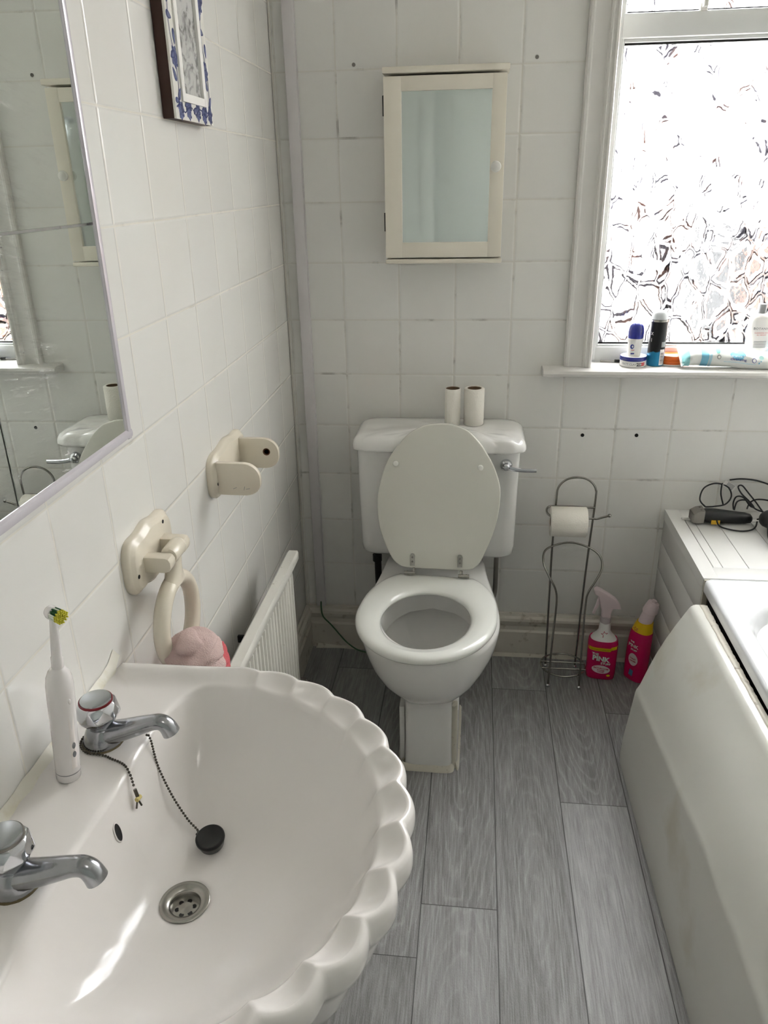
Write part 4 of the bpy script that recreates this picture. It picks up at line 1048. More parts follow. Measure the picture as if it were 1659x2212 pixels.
for s, sz, u, z, mm in (('THE',0.008,-0.002,0.137,M_WHITEL),('PINK',0.016,0.002,0.124,M_WHITEL),('STUFF',0.008,0.006,0.111,M_WHITEL),('TOILET',0.0062,0.006,0.081,M_REDP),('CLEANER',0.0052,0.006,0.073,M_REDP)):
    bm = text_bm(s, sz, lambda a, b_: b2front(u+a, z+b_, 0.0015), bold=0.0003); obj('lettering', bm, mm, b2o, None)
bm = poly_patch(lambda a, b_: b2front(a, b_), [(-0.004,0.022),(0.010,0.020),(0.012,0.040),(0.000,0.043)]); obj('blue_picture', bm, mat('blue_print', (86,132,176), 0.5), b2o)
bm = star(0.0, 0.184, 0.0095, lambda a, b_: b2front(a+0.004, b_, 0.0035, 0.03, 0.0235)); obj('star_logo', bm, M_REDP, ylo)

# ------------------------------------------------------------------ boxed-in shelf at the end of the bath
BX = 1.0875; BZ = 0.517; BYE = -0.4275
t = thing('boxed_shelf', 'white plastic-clad boxed shelf at the window end of the bath', 'shelf', (1.4, -0.2, 0))
M_GAP = mat('board_groove', (150,142,124), 0.7)
bm = bmnew(); box(bm, BX+0.004, 1.755, BYE+0.004, -0.002, 0.0, BZ-0.006); obj('carcass', bm, M_GAP, t)
zs = [0.002, 0.047, 0.1405, 0.2325, 0.3245, 0.4145, 0.5105]
for a, b_ in zip(zs, zs[1:]):
    bm = bmnew(); box(bm, BX, BX+0.006, BYE+0.001, -0.001, a+0.0009, b_-0.0009, 0.0012, 2); obj('side_board', bm, M_CLAD, t)
xs = [1.1255, 1.1485, 1.2105, 1.3022, 1.394, 1.486, 1.578, 1.67, 1.752]
for a, b_ in zip(xs, xs[1:]):
    bm = bmnew(); box(bm, a+0.0007, b_-0.0007, -0.366, -0.074, BZ-0.006, BZ-0.0012, 0.0010, 2); obj('top_board', bm, M_CLAD, t)
bm = bmnew()
prism(bm, [(BX-0.0015,BZ-0.030),(BX-0.0015,BZ),(1.1235,BZ),(1.1235,BZ-0.004),(BX+0.002,BZ-0.004),(BX+0.002,BZ-0.030)], 'Y', BYE, -0.001, 0.0008)
obj('edge_trim', bm, M_CLAD, t)
bm = bmnew(); box(bm, 1.1215, 1.755, BYE, -0.368, BZ-0.005, BZ+0.0003, 0.0009); obj('edge_trim', bm, M_CLAD, t)
bm = bmnew(); box(bm, 1.1215, 1.755, -0.072, -0.001, BZ-0.004, BZ-0.0002, 0.0009); prism(bm, [(-0.0715,BZ-0.001),(-0.0665,BZ+0.0035),(-0.0615,BZ-0.0005)], 'X', 1.118, 1.755); obj('edge_trim', bm, M_CLAD, t)
bm = bmnew(); box(bm, BX+0.001, 1.10, BYE-0.005, BYE, 0.40, BZ-0.004); obj('cut_edge', bm, M_GRIME, t)

# ------------------------------------------------------------------ bath
t = thing('bathtub', 'white acrylic bath under the window, right edge of the photo', 'bathtub', (1.42, -1.27, 0))
bm = bmnew()
def brect(x0, x1, y0, y1, r, z, n=10):
    pts = []
    for (sx, sy, a0) in ((1,1,0),(-1,1,PI/2),(-1,-1,PI),(1,-1,3*PI/2)):
        X = (x1-r) if sx > 0 else (x0+r); Y = (y1-r) if sy > 0 else (y0+r)
        for k in range(n+1):
            a = a0+PI/2*k/n; pts.append((X+r*math.cos(a), Y+r*math.sin(a), z))
    return pts
bx0, bx1, by0, by1 = 1.0885, 1.757, -2.115, -0.4295
RR = [brect(bx0+0.006,bx1,by0,by1,0.006,0.484), brect(bx0,bx1,by0,by1,0.006,0.485), brect(bx0,bx1,by0,by1,0.008,0.507), brect(bx0+0.0025,bx1,by0,by1,0.010,0.5135), brect(bx0+0.008,bx1-0.004,by0+0.006,by1-0.003,0.012,0.5165), brect(bx0+0.018,bx1-0.012,by0+0.02,by1-0.012,0.02,0.5175),
      brect(bx0+0.034,bx1-0.045,by0+0.06,by1-0.085,0.15,0.5165), brect(bx0+0.040,bx1-0.051,by0+0.066,by1-0.092,0.15,0.513), brect(bx0+0.046,bx1-0.057,by0+0.074,by1-0.100,0.15,0.503), brect(bx0+0.055,bx1-0.066,by0+0.09,by1-0.125,0.15,0.46),
      brect(bx0+0.085,bx1-0.09,by0+0.14,by1-0.22,0.15,0.25), brect(bx0+0.12,bx1-0.12,by0+0.20,by1-0.30,0.14,0.165), brect(bx0+0.17,bx1-0.17,by0+0.28,by1-0.38,0.12,0.145)]
loft(bm, RR); obj('bath_shell', bm, M_BATH, t, 50)
bm = bmnew(); box(bm, bx0+0.03, bx1-0.02, by0+0.03, by1-0.02, 0.02, 0.12); obj('base_board', bm, M_DARK, t)
bm = bmnew(); box(bm, bx0+0.012, bx0+0.03, by0+0.02, by1-0.01, 0.02, 0.484); obj('bath_gap_shade', bm, M_DARK, t)  # dark strip standing in for the shade behind the panel gap
# loose side panel, leaning out from under the rim
t = thing('bath_panel', 'off-white moulded bath panel leaning loose from under the bath rim', 'bath panel', (0.95, -1.3, 0))
bm = bmnew()
rg = []
for k in range(33):
    y = -0.490-1.62*k/32; dx = 0.016*min(1.0, k/16); zc = 0.232+0.062*min(1.0, k/11)
    pp = [(0.9300,0.0),(0.9285,0.03),(0.9310,0.08),(0.9385,zc*0.62),(0.9462,zc-0.012),(0.9480,zc-0.003),(0.9515,zc+0.004),(0.9560,zc+0.014)]
    x1_, z1_ = 1.0380, 0.4555
    for q in (0.2,0.4,0.6,0.8,1.0): pp.append((0.9560+(x1_-0.9560)*q-0.006*math.sin(PI*q), zc+0.014+(z1_-zc-0.014)*q+0.004*math.sin(PI*q)))
    pp += [(1.0425,0.4640),(1.0470,0.4715),(1.0530,0.4765),(1.0590,0.4780),(1.0680,0.4775),(1.0800,0.4755)]
    PS = [Vector((a, 0, b_)) for a, b_ in pp]
    outer = [(p.x+dx, y, p.z) for p in PS]
    inner = []
    for i in range(len(PS)-1, -1, -1):
        a_ = PS[max(0, i-1)]; b_ = PS[min(len(PS)-1, i+1)]; tv = (b_-a_).normalized(); n_ = Vector((tv.z, 0, -tv.x))*0.0045
        inner.append((PS[i].x+dx+n_.x, y, PS[i].z+n_.z))
    rg.append(outer+inner)
loft(bm, rg); pnl = obj('panel_sheet', bm, M_PANEL, t, 50)
bm = bmnew(); rg = []
for k in range(260):
    y = -0.493-1.61*k/259; dx = 0.016*min(1.0, (k/259*32)/16); n_ = noise.noise(Vector((y*30, 0, 0))); n2 = noise.noise(Vector((y*80, 3, 0)))
    xa = 1.0655+dx+0.0015*n_; xb = 1.0835+dx*0.3+0.002*n2; zt = 0.4782+0.0012*n2
    rg.append([(xa, y, 0.4772), (xa+0.003, y, zt+0.0012), ((xa+xb)/2, y, zt+0.0014+0.0006*n_), (xb, y, zt-0.0005), (xb, y, 0.471), (xa, y, 0.471)])
loft(bm, rg); obj('old_sealant', bm, M_GRIME, pnl, 70)

# ------------------------------------------------------------------ hair clippers, cable and hair dryer on the shelf
t = thing('hair_clippers', 'black corded hair clippers with a steel blade lying on the boxed shelf', 'hair clippers', (1.23, -0.085, BZ))
bm = bmnew(); rg = []
for s, hy, hz, zc, dy in ((0,0.019,0.014,0.5385,0),(0.1,0.022,0.0185,0.539,0),(0.25,0.0225,0.0195,0.5375,0),(0.45,0.020,0.0180,0.5365,0),(0.65,0.0175,0.0165,0.535,0.002),(0.85,0.0155,0.0150,0.534,0.004),(0.96,0.013,0.0125,0.533,0.005),(1.0,0.006,0.006,0.532,0.005)):
    x = 1.163+0.136*s; yc = -0.088-0.002*s
    rg.append([(x, yc+hy*math.copysign(abs(math.cos(a))**0.8, math.cos(a)), zc+hz*math.copysign(abs(math.sin(a))**0.8, math.sin(a))) for a in [2*PI*q/28 for q in range(28)]])
loft(bm, rg); cb = obj('clipper_body', bm, M_BLKPL, t, 50)
bm = bmnew(); prism(bm, [(1.138,0.523),(1.138,0.548),(1.150,0.5555),(1.167,0.5590),(1.167,0.524),(1.150,0.5205)], 'Y', -0.110, -0.066, 0.0012); 
for k in range(18): box(bm, 1.1355, 1.1385, -0.1075+0.0022*k, -0.1063+0.0022*k, 0.524, 0.547)
bl_o = obj('blade', bm, M_BLADE, t, 35)
for y in (-0.098, -0.078):
    bm = bmnew(); lathe(bm, [(0.0026,0.0),(0.0026,0.0012),(0.0012,0.0015),(0.0011,0.0006)], (1.1590,y,0.5578), 14); obj('screw', bm, M_PIPE, bl_o)
bm = bmnew(); box(bm, 1.195, 1.230, -0.091, -0.083, 0.5485, 0.551, 0.001); obj('thumb_switch', bm, M_BLKPL, cb)
bm = bmnew(); box(bm, 1.186, 1.209, -0.112, -0.1085, 0.521, 0.533, 0.0008); obj('yellow_sticker', bm, M_TAGY, cb)
bm = bmnew()
tube(bm, [(1.312,-0.093,0.532),(1.335,-0.08,0.536),(1.325,-0.045,0.556),(1.300,-0.028,0.585),(1.282,-0.022,0.604),(1.272,-0.022,0.600),(1.284,-0.024,0.580),(1.306,-0.030,0.560),(1.318,-0.038,0.546),(1.304,-0.045,0.553),(1.285,-0.040,0.575),(1.268,-0.034,0.575),(1.262,-0.034,0.556),(1.262,-0.045,0.540)], 0.0022, 8, smooth=8)
tube(bm, [(1.180,-0.060,0.552),(1.168,-0.040,0.566),(1.180,-0.022,0.594),(1.212,-0.014,0.606),(1.245,-0.018,0.598),(1.255,-0.030,0.575),(1.238,-0.045,0.556),(1.205,-0.055,0.552),(1.180,-0.060,0.552)], 0.0022, 8, smooth=8)
tube(bm, [(1.238,-0.030,0.545),(1.229,-0.022,0.575),(1.229,-0.016,0.600),(1.232,-0.014,0.607)], 0.0022, 8, smooth=6)
tube(bm, [(1.199,-0.113,0.534),(1.206,-0.122,0.521),(1.228,-0.142,0.5205),(1.256,-0.150,0.5205),(1.284,-0.140,0.5205),(1.302,-0.118,0.521),(1.312,-0.096,0.526)], 0.0022, 8, smooth=8)
tube(bm, [(1.250,-0.010,0.616),(1.285,-0.008,0.619),(1.330,-0.010,0.614),(1.37,-0.02,0.598),(1.40,-0.05,0.56),(1.41,-0.09,0.53)], 0.0024, 8, smooth=8)
tube(bm, [(1.262,-0.050,0.540),(1.270,-0.040,0.562),(1.292,-0.036,0.566),(1.306,-0.046,0.556),(1.318,-0.060,0.548),(1.340,-0.075,0.545)], 0.0022, 8, smooth=8)
tube(bm, [(1.296,-0.050,0.545),(1.306,-0.038,0.560),(1.326,-0.034,0.568),(1.360,-0.040,0.566),(1.400,-0.060,0.552)], 0.0022, 8, smooth=8)
obj('power_cable', bm, M_BLKPL, t, 70)
bm = bmnew()
def lab(u, v): c0 = Vector((1.248,-0.017,0.601)); return c0+Vector((0.022,0,-0.013)).normalized()*u+Vector((0.013,0,0.022)).normalized()*v
b2 = patch(lambda u, v: tuple(lab(u, v)), -0.017, 0.020, -0.009, 0.009, 4, 2); merge(bm, b2); cbl = obj('cable_label', bm, M_WHITEL, t)
bm = bmnew()
for k in range(5): merge(bm, patch(lambda u, v: tuple(lab(u, v)+Vector((0,-0.0006,0))), -0.008, 0.015, -0.0065+k*0.0031, -0.0050+k*0.0031, 2, 1))
obj('label_print', bm, M_GREYINK, cbl)
t = thing('hair_dryer', 'black hair dryer lying at the right edge behind the clippers', 'hair dryer', (1.37, -0.13, BZ))
bm = bmnew(); rg = []
for s, r_ in ((0,0.014),(0.03,0.020),(0.1,0.026),(0.3,0.032),(0.6,0.036),(0.85,0.038),(0.97,0.034),(1.0,0.026)):
    c = Vector((1.303,-0.140,0.553)).lerp(Vector((1.465,-0.135,0.556)), s)
    rg.append([c+Vector((0, r_*math.cos(a), r_*math.sin(a)*0.92)) for a in [2*PI*q/30 for q in range(30)]])
loft(bm, rg); obj('dryer_barrel', bm, M_BLKPL, t, 50)
bm = bmnew(); tube(bm, [(1.335,-0.160,0.546),(1.325,-0.190,0.541),(1.316,-0.220,0.5385),(1.314,-0.262,0.5365)], lambda q: 0.020-0.003*q, 16, smooth=4); obj('dryer_handle', bm, M_BLKPL, t, 60)
bm = bmnew(); tube(bm, [(1.206,-0.1075,BZ+0.0045),(1.30,-0.1075,BZ+0.0045)], 0.0038, 10) if False else box(bm, 1.220, 1.296, -0.083, -0.077, BZ, BZ+0.006, 0.002)
bm.free()

# ------------------------------------------------------------------ things on the window sill
SZ = 0.937
t = thing('hair_clay_tin', 'round white hair clay tin with navy lid under the roll-on deodorant', 'tin', (0.952, 0.008, SZ))
tx, ty = 0.9515, 0.008
bm = bmnew(); lathe(bm, [(0.032,0),(0.034,0.0015),(0.034,0.0155),(0.033,0.017)], (tx,ty,SZ), 56); tb = obj('tin_body', bm, M_WHITEL, t)
bm = bmnew(); lathe(bm, [(0.0345,0.0165),(0.0355,0.0175),(0.0355,0.0205),(0.0350,0.0212),(0.0355,0.022),(0.0355,0.0262),(0.0345,0.0275),(0.0335,0.0270)], (tx,ty,SZ), 56); obj('tin_lid', bm, M_NAVY, t)
bm = bmnew(); lathe(bm, [(0.0337,0.0268),(0.0337,0.0272),(0.0,0.0272)], (tx,ty,SZ), 56); obj('tin_top', bm, M_WHITEL, t)
def cylf(cx, cy, r, z0): 
    return lambda s, z: (cx+r*math.sin(s/r), cy-r*math.cos(s/r), z0+z)
f1 = cylf(tx, ty, 0.0343, SZ)
bm = text_bm('MATT CLAY', 0.0078, lambda a, b_: f1(a-0.017, 0.0085+b_)); obj('lettering', bm, M_GREYINK, tb, None)
bm = patch(lambda a, b_: f1(a, b_), 0.004, 0.018, 0.0042, 0.0128, 6, 1); obj('black_label', bm, M_BLACKG, tb)
bm = patch(lambda a, b_: f1(a, b_), 0.018, 0.031, 0.0042, 0.0128, 6, 1); obj('red_label', bm, M_RED, tb)
f1b = cylf(tx, ty, 0.0347, SZ)
bm = text_bm('VO5', 0.0078, lambda a, b_: f1b(a+0.0105, 0.0085+b_), bold=0.0002); obj('lettering', bm, M_WHITEL, tb, None)
bm = text_bm('EXTREME', 0.0034, lambda a, b_: f1b(a+0.0245, 0.0085+b_)); obj('lettering', bm, M_WHITEL, tb, None)

t = thing('roll_on_deodorant', 'white roll-on deodorant with a domed navy cap, standing on the tin', 'deodorant', (0.951, 0.008, SZ+0.0274))
rx, ry_, rz = 0.9520, 0.008, SZ+0.0274
RS = 1.12
bm = bmnew(); rg = []
for z, r_, e in ((0,0.0142,3.2),(0.001,0.0152,3.2),(0.020,0.0158,3.2),(0.033,0.0160,3.0),(0.037,0.0178,2.4),(0.041,0.0190,2.0),(0.0455,0.0192,2.0),(0.047,0.0180,2.0)):
    r_ *= RS
    rg.append([(rx+r_*math.copysign(abs(math.cos(a+0.5))**(2/e), math.cos(a+0.5)), ry_+r_*math.copysign(abs(math.sin(a+0.5))**(2/e), math.sin(a+0.5)), rz+z) for a in [2*PI*q/40 for q in range(40)]])
loft(bm, rg); rb_ = obj('bottle_body', bm, M_WHITEL, t, 40)
bm = bmnew(); lathe(bm, [(q_*RS, h_*1.04) for q_, h_ in ((0.0182,0.0450),(0.0187,0.049),(0.0186,0.062),(0.0178,0.070),(0.0160,0.0765),(0.0125,0.0815),(0.0070,0.0850),(0.0,0.0862))], (rx,ry_,rz), 36); obj('cap', bm, M_NAVY, t, 60)
f2 = lambda s, z: (rx-0.009+s*0.80, ry_-0.0178+0.002*abs(s)/0.01-0.0012, rz+z)
bm = disc_patch(f2, -0.001, 0.0265, 0.0062, 0.0062, 20, 1); dsc = obj('blue_emblem', bm, M_NAVYINK, rb_)
bm = disc_patch(lambda s, z: (f2(s,z)[0], f2(s,z)[1]-0.0006, f2(s,z)[2]), 0.0, 0.0268, 0.0028, 0.003, 12, 1); obj('emblem_center', bm, M_WHITEL, dsc)
bm = patch(f2, -0.003, 0.008, 0.0165, 0.0178, 3, 1); obj('red_line', bm, M_RED, rb_)
bm = patch(f2, -0.004, 0.008, 0.006, 0.0095, 3, 1); obj('navy_print', bm, M_NAVYINK, rb_)

t = thing('spray_can', 'tall black and teal aerosol deodorant can on the window sill', 'spray can', (1.010, 0.012, SZ))
kx, ky = 1.0105, 0.012
def canmat():
    m, nt, b = newmat('black_teal_can'); g = NT(nt); vec, X, Y, Z = g.coords()
    ed = g.m('ADD', Z, g.m('MULTIPLY', g.m('SUBTRACT', g.noise(vec, 40, 2), 0.5), 0.030))
    k = g.rng(ed, 0.036, 0.040)
    nt.links.new(g.mix(k, lin((26,128,172)), lin((22,23,26))), b.inputs['Base Color']); b.inputs['Roughness'].default_value = 0.3; b.inputs['Metallic'].default_value = 0.25
    return m
bm = bmnew(); lathe(bm, [(0.0205,0.0),(0.0222,0.002),(0.0225,0.006),(0.0225,0.118),(0.0222,0.124)], (kx,ky,SZ), 44); cn = obj('can_body', bm, canmat(), t, 50)
bm = bmnew(); lathe(bm, [(0.0222,0.1238),(0.0215,0.126),(0.0205,0.132),(0.0185,0.139),(0.0145,0.1445),(0.0080,0.1465),(0.0,0.147)], (kx,ky,SZ), 44); obj('cap', bm, mat('clear_cap', (196,200,202), 0.2), t, 60)
bm = bmnew(); lathe(bm, [(0.0226,0.1180),(0.0226,0.1232)], (kx,ky,SZ), 44, cap=False); obj('can_rim', bm, M_STEEL, t)
f3 = cylf(kx, ky, 0.0229, SZ)
bm = patch(f3, 0.006, 0.021, 0.004, 0.046, 5, 2); wl = obj('barcode_label', bm, M_WHITEL, cn)
f3b = cylf(kx, ky, 0.0232, SZ)
bm = bmnew()
for k in range(9): merge(bm, patch(f3b, 0.008, 0.019, 0.009+k*0.0032, 0.0103+k*0.0032+0.0006*(k % 3), 4, 1))
obj('barcode', bm, M_GREYINK, wl)
bm = patch(f3, 0.008, 0.021, 0.052, 0.066, 4, 2); obj('text_panel', bm, M_GREY, cn)
bm = text_bm('X', 0.011, lambda a, b_: f3b(a-0.021, 0.087+b_), bold=0.0003); obj('lettering', bm, M_WHITEL, cn, None)
bm = text_bm('I', 0.013, lambda a, b_: f3b(a-0.021, 0.070+b_), bold=0.0003); obj('lettering', bm, M_WHITEL, cn, None)

t = thing('orange_tub', 'small ridged orange pot behind the wipes packet, next to the can', 'pot', (1.055, 0.028, SZ))
bm = bmnew(); lathe(bm, [(0.030,0.0),(0.032,0.002),(0.032,0.008),(0.0335,0.0095),(0.0335,0.013),(0.0322,0.0145),(0.0335,0.0165),(0.0335,0.020),(0.0322,0.0215),(0.0315,0.026),(0.0265,0.0285)], (1.058,0.026,SZ), 48); obj('pot_body', bm, M_ORANGE, t)
bm = bmnew(); lathe(bm, [(0.0316,0.0),(0.0326,0.001),(0.0326,0.0035),(0.0316,0.0045)], (1.058,0.026,SZ), 48); obj('pot_base', bm, M_WHITEL, t)

t = thing('wipes_packet', 'crumpled white and pale blue packet of wipes lying on the sill', 'packet', (1.19, -0.010, SZ))
def wipe(u, a, d=0.0):      # u along 0..1, a round angle
    L = 1.068+0.262*u
    endf = min(1.0, max(0.0, u)/0.16)*min(1.0, (1.0-u)/0.12)
    s = math.sin(min(1, endf)*PI/2)
    hy = 0.026+0.012*(1-s)+0.0; hz = 0.0225*s+0.0015
    cr = 1+0.10*noise.noise(Vector((u*9, math.cos(a)*1.5, math.sin(a)*1.5)))+(0.35*noise.noise(Vector((u*40, a*2.2, 1)))*(1-s))
    ca, sa = math.cos(a), math.sin(a)
    y = (hy+d)*math.copysign(abs(ca)**0.75, ca)*cr; z = (hz+d)*math.copysign(abs(sa)**0.75, sa)*cr
    zc = SZ+0.0255+0.004*math.sin(u*5)-0.007*u+0.003
    tl = 0.55
    yy = y*math.cos(tl)-z*math.sin(tl); zz = y*math.sin(tl)+z*math.cos(tl)
    return (L, -0.005-0.014*u+yy, max(SZ+0.0006, zc+zz*0.92-0.001))
bm = bmnew(); loft(bm, [[wipe(u/60, 2*PI*q/40) for q in range(40)] for u in range(61)]); wp = obj('packet_film', bm, M_FILM, t, 60)
def wf(u, a, d=0.0009): return wipe(u, PI*0.45+(-0.3-a)*0.9, d)      # print faces the room
A0, A1 = -PI*0.93, -PI*0.02
for (u0, u1, mm, nm) in ((0.015,0.085,M_AQUA,'aqua_end'),(0.195,0.265,M_SKYB,'blue_band'),(0.272,0.295,mat('pale_blue_print', (178,216,230), 0.35),'pale_band')):
    bm = patch(lambda u, a: wf(u, a), u0, u1, -PI*0.98, PI*0.15, 4, 24); obj(nm, bm, mm, wp, 60)
def wdisc(u, a, ru, ra, mm, nm, d=0.0012, par=None):
    bm = disc_patch(lambda x, y: wf(x, y, d), u, a, ru, ra, 20, 2); return obj(nm, bm, mm, par or wp, 60)
wdisc(0.355, -0.50, 0.022, 0.40, M_MINT, 'mint_spot')
wdisc(0.36, -1.40, 0.020, 0.34, M_GREY, 'ring_mark'); wdisc(0.36, -1.40, 0.013, 0.22, M_WHITEL, 'ring_mark_center', 0.0018)
bc = wdisc(0.545, -1.10, 0.055, 0.55, M_SKYB, 'blue_cloud'); wdisc(0.575, -0.80, 0.040, 0.45, M_SKYB, 'blue_cloud', 0.0013); wdisc(0.50, -0.95, 0.034, 0.4, M_SKYB, 'blue_cloud', 0.0013)
wdisc(0.695, -1.45, 0.020, 0.34, M_NAVYINK, 'round_emblem'); wdisc(0.695, -1.45, 0.015, 0.26, M_WHITEL, 'emblem_center', 0.0018)
wdisc(0.765, -0.95, 0.022, 0.30, mat('soft_mint_print', (170,212,206), 0.4), 'mint_spot'); wdisc(0.745, -1.75, 0.008, 0.14, M_SKYB, 'dot'); wdisc(0.76, -1.45, 0.006, 0.10, M_SKYB, 'dot')
bm = text_bm('fragrance free', 0.0105, lambda a, b_: wf(0.545+a/0.262, -1.05+b_/0.022, 0.0022)); obj('lettering', bm, M_WHITEL, wp, None)
bm = text_bm('cleansing', 0.0115, lambda a, b_: wf(0.545+a/0.262, -1.52+b_/0.022, 0.0022), bold=0.0001); obj('lettering', bm, M_NAVYINK, wp, None)
bm = patch(lambda u, a: wf(u, a), 0.41, 0.72, -2.02, -1.96, 20, 1); obj('pale_line', bm, D.materials['pale_blue_print'], wp)

t = thing('lotion_bottle', 'white lotion bottle with grey cap and printed label near the photo edge', 'bottle', (1.272, 0.034, SZ))
lx, ly = 1.273, 0.030
bm = bmnew(); bottle_loft(bm, [(SZ,0.025,0.016,0),(SZ+0.002,0.028,0.018,0),(SZ+0.03,0.0285,0.0185,0),(SZ+0.115,0.0285,0.0185,0),(SZ+0.125,0.026,0.0175,0),(SZ+0.132,0.019,0.0145,0),(SZ+0.136,0.011,0.011,0)], lx, ly, e=2.6); lb = obj('bottle_body', bm, M_WHITEL, t, 50)
bm = bmnew(); lathe(bm, [(0.0105,0.134),(0.0112,0.135),(0.0108,0.158),(0.0100,0.160)], (lx,ly,SZ), 28); obj('cap', bm, M_GREY, t)
f4 = lambda s, z: (lx+s, ly-0.0192*(1-abs(s/0.0285)**2.6)**(1/2.6)-0.0006, SZ+z)
for s, sz, z, mm in (('BOTANICS',0.0085,0.098,M_GREYINK),('CLEANSING ROSE',0.0042,0.087,M_RED),('ALL BRIGHT',0.0042,0.0815,M_RED)):
    bm = text_bm(s, sz, lambda a, b_: f4(max(-0.027, min(0.027, a+0.003)), z+b_), spacing=1.1); obj('lettering', bm, mm, lb, None)
bm = bmnew()
for k in range(5): merge(bm, patch(f4, -0.014, 0.018, 0.064-0.004*k, 0.0652-0.004*k, 6, 1))
obj('small_print', bm, M_GREYINK, lb)
bm = disc_patch(f4, 0.006, 0.028, 0.006, 0.0065, 16, 1); obj('green_leaf_print', bm, mat('olive_print', (150,170,90), 0.5), lb)

t = thing('teal_bottle', 'teal plastic bottle cut by the right edge of the photo', 'bottle', (1.345, -0.012, SZ))
bm = bmnew(); lathe(bm, [(0.023,0),(0.026,0.002),(0.026,0.082),(0.022,0.090),(0.012,0.094)], (1.350,0.022,SZ), 32); obj('bottle_body', bm, M_TEAL, t, 50)
bm = bmnew(); lathe(bm, [(0.012,0.093),(0.0125,0.094),(0.0125,0.110),(0.011,0.112)], (1.350,0.022,SZ), 24); obj('cap', bm, M_WHITEL, t, 50)

t = thing('cosmetic_pencil', 'thin silver cosmetic pencil with a black cap lying behind the tin', 'pencil', (0.905, 0.040, SZ))
bm = bmnew(); tube(bm, [(0.870,0.042,SZ+0.0035),(0.913,0.039,SZ+0.0035)], 0.0028, 12); obj('pencil_shaft', bm, M_STEEL, t)
bm = bmnew(); tube(bm, [(0.908,0.0393,SZ+0.0045),(0.922,0.0385,SZ+0.0045)], 0.0042, 12); obj('cap', bm, M_BLACKG, t)

# blind pull chain along the moulding
bm = bmnew(); k = 0; z = 2.05
while z > 1.165:
    sphere(bm, (0.8375+0.0009*math.sin(z*11), -0.006, z), 0.0017, u=6, v=5); z -= 0.0042
tube(bm, [(0.8375,-0.006,2.05),(0.8375,-0.006,1.165)], 0.0007, 5)
tag(obj('blind_chain', bm, mat('chain_plastic', (206,198,176), 0.4), None, 60, (0.8375,-0.006,1.165)), 'thin beaded blind pull chain hanging along the window moulding', 'chain')

# ------------------------------------------------------------------ wash basin
BC = Vector((0.212, -1.551)); EC = (0.200, -1.550); EA, EB = 0.272, 0.279
RIM = 0.790; DECK = 0.7755; ZD = 0.658
def base_outline():
    pts = []
    for k in range(0, 181):
        a = PI/2-PI*k/180; pts.append((EC[0]+EA*math.cos(a), EC[1]+EB*math.sin(a)))
    yb = EC[1]-EB; ytop = EC[1]+EB
    pts += [(EC[0]-0.18*j/20, yb+0.002*j/20) for j in range(1, 21)]
    pts += [(0.0012-0.0128*(yb+(ytop-yb)*j/80), yb+(ytop-yb)*j/80) for j in range(1, 80)]
    pts += [(0.0177+ (EC[0]-0.0177)*j/20, ytop-0.003*(1-j/20)) for j in range(0, 20)]
    return pts
def inner_outline():
    pts = []; a_, b_ = 0.236, 0.243
    for k in range(0, 181):
        a = math.radians(98)-math.radians(196)*k/180; pts.append((EC[0]+a_*math.cos(a), EC[1]+b_*math.sin(a)))
    return pts+[(0.150,-1.786),(0.135,-1.768),(0.126,-1.735),(0.121,-1.69),(0.121,-1.62),(0.125,-1.56),(0.129,-1.50),(0.128,-1.44),(0.130,-1.40),(0.134,-1.360),(0.144,-1.330),(0.155,-1.316)]
def raycast(poly, a):
    d = (math.cos(a), math.sin(a)); best = None
    n = len(poly)
    for i in range(n):
        p, q = poly[i], poly[(i+1) % n]
        ex, ey_ = q[0]-p[0], q[1]-p[1]; det = d[0]*(-ey_)+d[1]*ex
        if abs(det) < 1e-12: continue
        wx, wy = p[0]-BC.x, p[1]-BC.y
        tt = (wx*(-ey_)+wy*ex)/det; uu = (d[0]*wy-d[1]*wx)/det
        if tt > 0 and -1e-9 <= uu <= 1+1e-9 and (best is None or tt < best): best = tt
    return best or 0.2
NA = 720
po_, pi_ = base_outline(), inner_outline()
RO, RI, LOB, WALLF, RIS = [], [], [], [], []
for i in range(NA):
    a = 2*PI*i/NA; ro = raycast(po_, a); ri = raycast(pi_, a)
    x, y = BC.x+ro*math.cos(a), BC.y+ro*math.sin(a)
    phi = math.degrees(math.atan2((y-EC[1])/EB, (x-EC[0])/EA))
    if x > 0.17:
        fade = min(1.0, max(0.0, (x-0.17)/0.06)); m_ = abs(math.sin(math.radians(180*(phi-2)/13.2)))
    else: fade, m_ = 0.0, 1.0
    m_ = 1-(1-m_)*fade
    LOB.append((m_, fade))
    ro *= 1+0.034*(m_-0.62)*fade; RIS.append(ri); ri *= 1+0.012*(m_-0.6)*fade
    RO.append(ro); RI.append(ri)
    WALLF.append(1.0-min(1.0, max(0.0, (x-0.0255)/0.010)))
